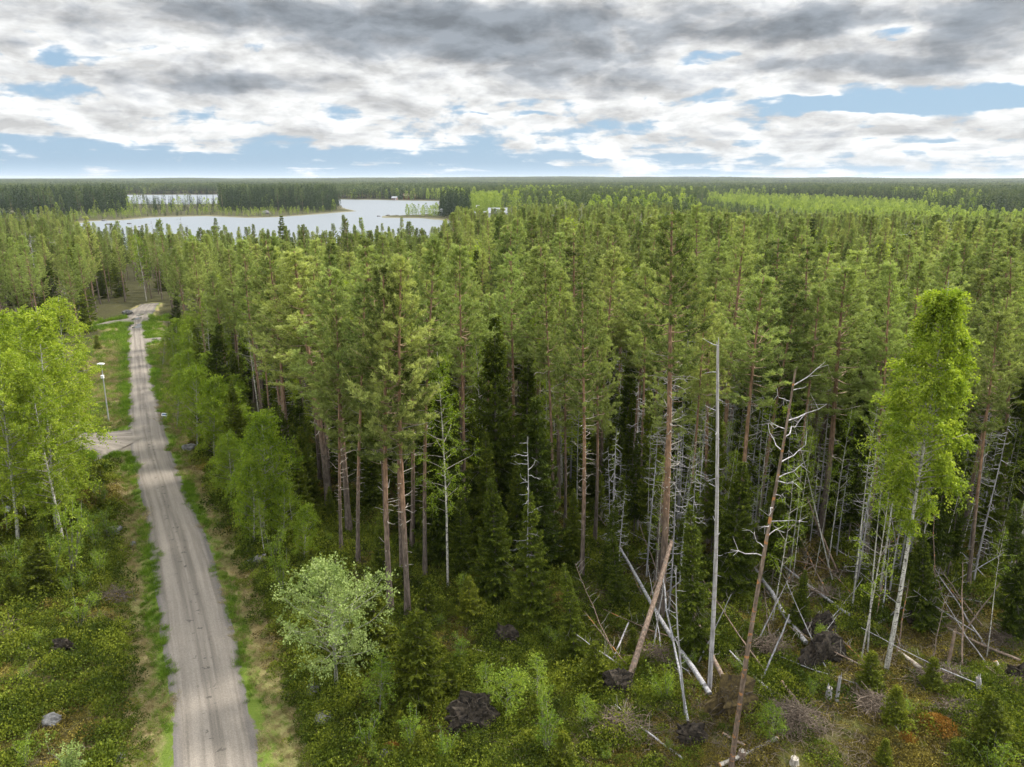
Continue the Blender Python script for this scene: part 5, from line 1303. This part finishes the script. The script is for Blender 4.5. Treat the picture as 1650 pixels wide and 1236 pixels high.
fh = np.where(left & ~shore_, rs_.uniform(16, 25, len(fx)), fh)
fh = np.where(left & (kd == 2), np.minimum(fh, 7 + 4*u), fh)
isth = (fpx > 205) & (fpx < 355) & (fpy < 345); fh = np.where(isth & (fw > -200), np.where(u < .5, rs_.uniform(3, 6, len(fx)), rs_.uniform(8, 15, len(fx))), fh)
r1 = (fpx > 545) & (fpx < 712) & (fD > 900); kd = np.where(r1, np.where(u < .45, 2, np.where(u < .75, 1, 0)), kd); fh = np.where(r1, rs_.uniform(9, 17, len(fx)), fh)
c1 = (fpx > 708) & (fpx < 757) & (fD < 760); kd = np.where(c1, 1, kd); fh = np.where(c1, rs_.uniform(18, 23, len(fx)), fh)
c2 = (fpx >= 757) & (fpx < 808) & (fD < 800); kd = np.where(c2, 2, kd); fh = np.where(c2, rs_.uniform(13, 18, len(fx)), fh)
c3 = (fpx > 655) & (fpx < 708) & (fD < 700); kd = np.where(c3, 2, kd); fh = np.where(c3, rs_.uniform(6, 10, len(fx)), fh)
front = np.interp(faz, [15, 19, 24, 30.5, 36], [720, 560, 450, 400, 360]); back = np.interp(faz, [15, 24, 29, 31, 37], [1000, 900, 760, 560, 520])
bs = (faz > 15) & (fD > front) & (fD < back); kd = np.where(bs & (u < .96), 2, kd); fh = np.where(bs, rs_.uniform(9, 13.5, len(fx)), fh)
dk = (faz > 15) & (fD >= back) & (fD < back+130); kd = np.where(dk & (u < .85), 1, kd); fh = np.where(dk, rs_.uniform(14, 20, len(fx)), fh)
h0 = np.where(kd == 2, 14., 20.)
gn_scatter('far_forest', FT, np.stack([fx, fy, terr(fx, fy)-.2], 1), rs_.uniform(0, 6.28, len(fx)), fh/h0, kd*3+rs_.integers(0, 3, len(fx)), 'mixed forest around the lake with bright birch stands and dark spruces')
# the forest up to the horizon, in patches of trees
def patch(seed, sz, n, mix, nb_, size):
    q_ = np.random.default_rng(seed); mb = MB()
    for k in range(n):
        kk = ['pine', 'spruce', 'birch'][q_.choice(3, p=mix)]; x, y = q_.uniform(-sz/2, sz/2, 2); h = q_.uniform(13, 19)*(.75 if kk == 'birch' else 1)
        far_crown(mb, q_, x, y, 0, h, 2.6, kk, nb_, size)
    return mb.mesh('forest_patch', [M['far_pine'], M['far_spruce'], M['far_birch'], M['bark_pine']])
PT = [patch(501, 34, 44, (.8, .15, .05), 60, 1.5), patch(502, 34, 44, (.35, .6, .05), 60, 1.5), patch(503, 34, 44, (.25, .2, .55), 60, 1.5), patch(504, 34, 40, (.65, .3, .05), 60, 1.5)]
PB = [patch(511, 110, 190, (.75, .2, .05), 26, 2.6), patch(512, 110, 190, (.4, .55, .05), 26, 2.6), patch(513, 110, 190, (.5, .25, .25), 26, 2.6)]
def p_ok(x, y): return water_sd(x, y) < -20
d1 = darts(16000, 1085, 2300, R(-41), R(42), lambda r: 23+.006*(r-1085), p_ok, rs_); d2 = darts(9000, 2250, 11000, R(-42), R(43), lambda r: 85+.006*(r-2250), p_ok, rs_)
n1 = vnoise(d1[:, 0], d1[:, 1]*.5, 160, 81); n2 = vnoise(d2[:, 0], d2[:, 1]*.4, 400, 82)
i1 = np.where(n1 < .42, 0, np.where(n1 < .6, 3, np.where(n1 < .8, 1, 2))); i2 = 4+np.where(n2 < .5, 0, np.where(n2 < .75, 1, 2))
D_ = np.vstack([d1, d2]); 
gn_scatter('horizon_forest', PT+PB, np.stack([D_[:, 0], D_[:, 1], gz(D_[:, 0], D_[:, 1])-.3], 1), rs_.uniform(0, 6.28, len(D_)), rs_.uniform(.85, 1.1, len(D_)), np.concatenate([i1, i2]), 'dark green forest reaching the horizon')
print('COUNTS', np_, ns_, nb_, len(mid), len(fx), len(d1), len(d2), len(hx), len(qx), len(sx))
# ------------------------------------------------------------------ sky, sun
SUN_AZ, SUN_EL = 62.0, 48.0       # degrees clockwise from the view direction, above the horizon
w = bpy.data.worlds.new('World'); SC.world = w; w.use_nodes = True
nt = w.node_tree; nt.nodes.clear()
out = nt.nodes.new('ShaderNodeOutputWorld'); bg = nt.nodes.new('ShaderNodeBackground'); L(nt, bg.outputs[0], out.inputs[0])
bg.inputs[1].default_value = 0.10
sky = nt.nodes.new('ShaderNodeTexSky'); sky.sky_type = 'NISHITA'; sky.sun_disc = False
sky.sun_elevation = R(SUN_EL); sky.sun_rotation = R(SUN_AZ); sky.air_density = 1.0; sky.dust_density = 0.6; sky.ozone_density = 2.0
tc = nt.nodes.new('ShaderNodeTexCoord'); gen = tc.outputs['Generated']
sep = nt.nodes.new('ShaderNodeSeparateXYZ'); L(nt, gen, sep.inputs[0])
dx, dy, dz = sep.outputs
zc = math_(nt, 'MAXIMUM', dz, 0.0)
# cloud deck seen in perspective: the deck's plane, softened towards the horizon
den = math_(nt, 'ADD', zc, .055)
cv = nt.nodes.new('ShaderNodeCombineXYZ'); L(nt, math_(nt, 'DIVIDE', dx, den), cv.inputs[0]); L(nt, math_(nt, 'DIVIDE', dy, den), cv.inputs[1])
az = math_(nt, 'ARCTAN2', dx, dy)
ang = nt.nodes.new('ShaderNodeCombineXYZ'); L(nt, az, ang.inputs[0]); L(nt, dz, ang.inputs[1])
nW = N(nt, 'ShaderNodeTexNoise', Scale=9.0, Detail=4, Roughness=.6)
mpA = N(nt, 'ShaderNodeMapping'); mpA.inputs['Scale'].default_value = (1, 2.2, 1); L(nt, ang.outputs[0], mpA.inputs[0]); L(nt, mpA.outputs[0], nW.inputs['Vector'])
warp = nt.nodes.new('ShaderNodeVectorMath'); warp.operation = 'MULTIPLY_ADD'
sb = nt.nodes.new('ShaderNodeVectorMath'); sb.operation = 'SUBTRACT'; L(nt, nW.outputs['Color'], sb.inputs[0]); sb.inputs[1].default_value = (.5, .5, .5)
L(nt, sb.outputs[0], warp.inputs[0]); warp.inputs[1].default_value = (.10, .035, 0); L(nt, ang.outputs[0], warp.inputs[2])
streak = noise(nt, cv.outputs[0], .62, 8, .62, .5)
mpB = N(nt, 'ShaderNodeMapping'); mpB.inputs['Scale'].default_value = (1, 2.7, 1); L(nt, ang.outputs[0], mpB.inputs[0])
puff = noise(nt, mpB.outputs[0], 9.0, 8, .60, .25)
mpC = N(nt, 'ShaderNodeMapping'); mpC.inputs['Scale'].default_value = (1, 2.7, 1); mpC.inputs['Location'].default_value = (.008, .036, 0); L(nt, ang.outputs[0], mpC.inputs[0])
vor = N(nt, 'ShaderNodeTexVoronoi', Scale=13.0, Detail=3.0, Roughness=.55); vor.voronoi_dimensions = '2D'
vw = nt.nodes.new('ShaderNodeVectorMath'); vw.operation = 'MULTIPLY'; vw.inputs[1].default_value = (1, 2.3, 1)
L(nt, warp.outputs[0], vw.inputs[0]); L(nt, vw.outputs[0], vor.inputs['Vector'])
billow = math_(nt, 'MULTIPLY_ADD', vor.outputs['Distance'], -.7, .78)
relief = math_(nt, 'SUBTRACT', puff, noise(nt, mpC.outputs[0], 9.0, 6, .60, .25))    # tops catch the light, undersides do not
dens = math_(nt, 'ADD', math_(nt, 'ADD', math_(nt, 'MULTIPLY', streak, .36), math_(nt, 'MULTIPLY', puff, .46)), math_(nt, 'MULTIPLY', billow, .18))
dens = math_(nt, 'MULTIPLY_ADD', math_(nt, 'SUBTRACT', dens, .5), 2.1, .555)
def blob(px, py, rx, ry, amt):
    """cloud mass (amt > 0) or gap (amt < 0) in a direction of the sky"""
    global dens
    a0 = math.atan((px-CX)/F/(ct - (CY-py)/F*0 + ((CY-py)/F)*st)); d = ray(px, py); d = d/np.linalg.norm(d)
    a0 = math.atan2(d[0], d[1]); e0 = d[2]
    v = nt.nodes.new('ShaderNodeVectorMath'); v.operation = 'MULTIPLY_ADD'
    sx, sy = F/rx*.95, F/ry*1.0
    L(nt, warp.outputs[0], v.inputs[0]); v.inputs[1].default_value = (sx, sy, 0); v.inputs[2].default_value = (-a0*sx, -e0*sy, 0)
    ln = nt.nodes.new('ShaderNodeVectorMath'); ln.operation = 'LENGTH'; L(nt, v.outputs[0], ln.inputs[0])
    dens = math_(nt, 'ADD', dens, rng01(nt, ln.outputs['Value'], 1.25, .15, 0, amt*(.85 if amt > 0 else 1.1)))
for bl in [(330,20,520,42,.28), (640,30,330,36,.25), (800,55,260,48,.42), (900,90,190,26,.25), (640,85,150,22,.12), (560,20,240,26,.2), (1060,20,300,30,.25), (1240,55,170,24,.42), (1370,22,220,26,.32), (1590,40,110,34,.45), (1500,90,110,22,.28),
           (345,128,110,36,.42), (470,128,120,16,.25), (960,130,160,26,.36), (1290,100,90,22,.34), (1180,112,120,16,.25), (1420,108,110,14,.25), (20,60,40,30,.3), (770,120,140,14,.2),
           (120,88,80,16,-.32), (260,78,90,8,-.2), (20,45,36,14,-.25), (180,150,160,16,-.06), (1440,52,50,10,-.3), (1550,160,220,18,-.45), (1350,172,160,12,-.32), (1250,165,110,7,-.2), (820,182,90,5,-.25),
           (330,215,150,12,.10), (1330,218,170,7,.22), (1560,218,100,6,.15), (1540,240,90,6,.2), (1190,238,130,10,.12)]:
    blob(*bl)
# clear band above the horizon
clear = rng01(nt, dz, .060, .022, 0.0, .34)
dens = math_(nt, 'SUBTRACT', dens, math_(nt, 'MULTIPLY', clear, rng01(nt, az, .18, -.02, .35, 1.0)))
cover = rng01(nt, dens, .18, .40)
S = 10.0   # background strength is 0.1
white = (0.93*S, 0.925*S, 0.90*S)
ccol = ramp(nt, dens, [(0.24, (0.80, 0.84, 0.885)), (0.36, (0.92, 0.925, 0.92)), (0.50, (0.83, 0.84, 0.84)), (0.62, (0.66, 0.675, 0.69)), (0.77, (0.43, 0.46, 0.495)), (1.0, (0.30, 0.335, 0.375))])
gain = math_(nt, 'MULTIPLY_ADD', relief, 2.2, S*.0+1.0)
gcol = nt.nodes.new('ShaderNodeCombineXYZ')
for k_ in range(3): L(nt, math_(nt, 'MULTIPLY', math_(nt, 'MINIMUM', math_(nt, 'MAXIMUM', gain, .72), 1.25), S*.93), gcol.inputs[k_])
ccol = mixc(nt, 1.0, ccol, gcol.outputs[0], 'MULTIPLY')
# far clouds take the blue of the air in front of them
blue_air = (0.35*S, 0.52*S, 0.70*S)
skyc = mixc(nt, rng01(nt, dz, .16, .02, .80, .88), sky.outputs[0], blue_air)
pale = mixc(nt, rng01(nt, dz, .022, .0), skyc, (0.50*S, 0.66*S, 0.82*S))
final = mixc(nt, cover, pale, mixc(nt, rng01(nt, dz, .05, .0, 0, .35), ccol, (.75*S, .82*S, .88*S)))
# far sky dimmed, unseen deck overhead brightened to light the ground
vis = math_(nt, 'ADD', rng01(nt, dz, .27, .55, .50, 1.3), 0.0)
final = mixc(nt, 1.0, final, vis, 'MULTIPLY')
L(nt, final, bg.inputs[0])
sd = bpy.data.lights.new('sun', 'SUN'); so = bpy.data.objects.new('sun', sd); COL.objects.link(so)
sd.energy = 3.0; sd.angle = R(8); sd.color = (1.0, .95, .87)
a, e = R(SUN_AZ), R(SUN_EL)
to_sun = Vector((math.sin(a)*math.cos(e), math.cos(a)*math.cos(e), math.sin(e)))
so.rotation_euler = to_sun.to_track_quat('Z', 'Y').to_euler(); so.location = (60, -40, 120)

# ------------------------------------------------------------------ render settings
SC.view_settings.view_transform = 'Standard'; SC.view_settings.look = 'None'
SC.view_settings.exposure = 1.15; SC.view_settings.gamma = 1.0
cy = SC.cycles
cy.max_bounces = 5; cy.diffuse_bounces = 3; cy.glossy_bounces = 2; cy.transmission_bounces = 3; cy.transparent_max_bounces = 4; cy.volume_bounces = 0
cy.caustics_reflective = False; cy.caustics_refractive = False
cy.use_adaptive_sampling = True; cy.adaptive_threshold = 0.02
cy.use_denoising = True; cy.denoiser = 'OPENIMAGEDENOISE'; cy.denoising_input_passes = 'RGB_ALBEDO_NORMAL'
w.cycles.sampling_method = 'MANUAL'; w.cycles.sample_map_resolution = 256
# ------------------------------------------------------------------ air
m, nt, out = mat('haze_air')
vol = nt.nodes.new('ShaderNodeVolumePrincipled'); vol.inputs['Color'].default_value = (.82, .88, .95, 1); vol.inputs['Density'].default_value = 5.5e-5; vol.inputs['Anisotropy'].default_value = .2
L(nt, vol.outputs[0], out.inputs['Volume'])
mb = MB(); mb.box((0, 0, 34), (30000, 30000, 76)); hz = link('haze', mb.mesh('haze', m)); tag(hz, 'thin pale air over the forest', kind='stuff')
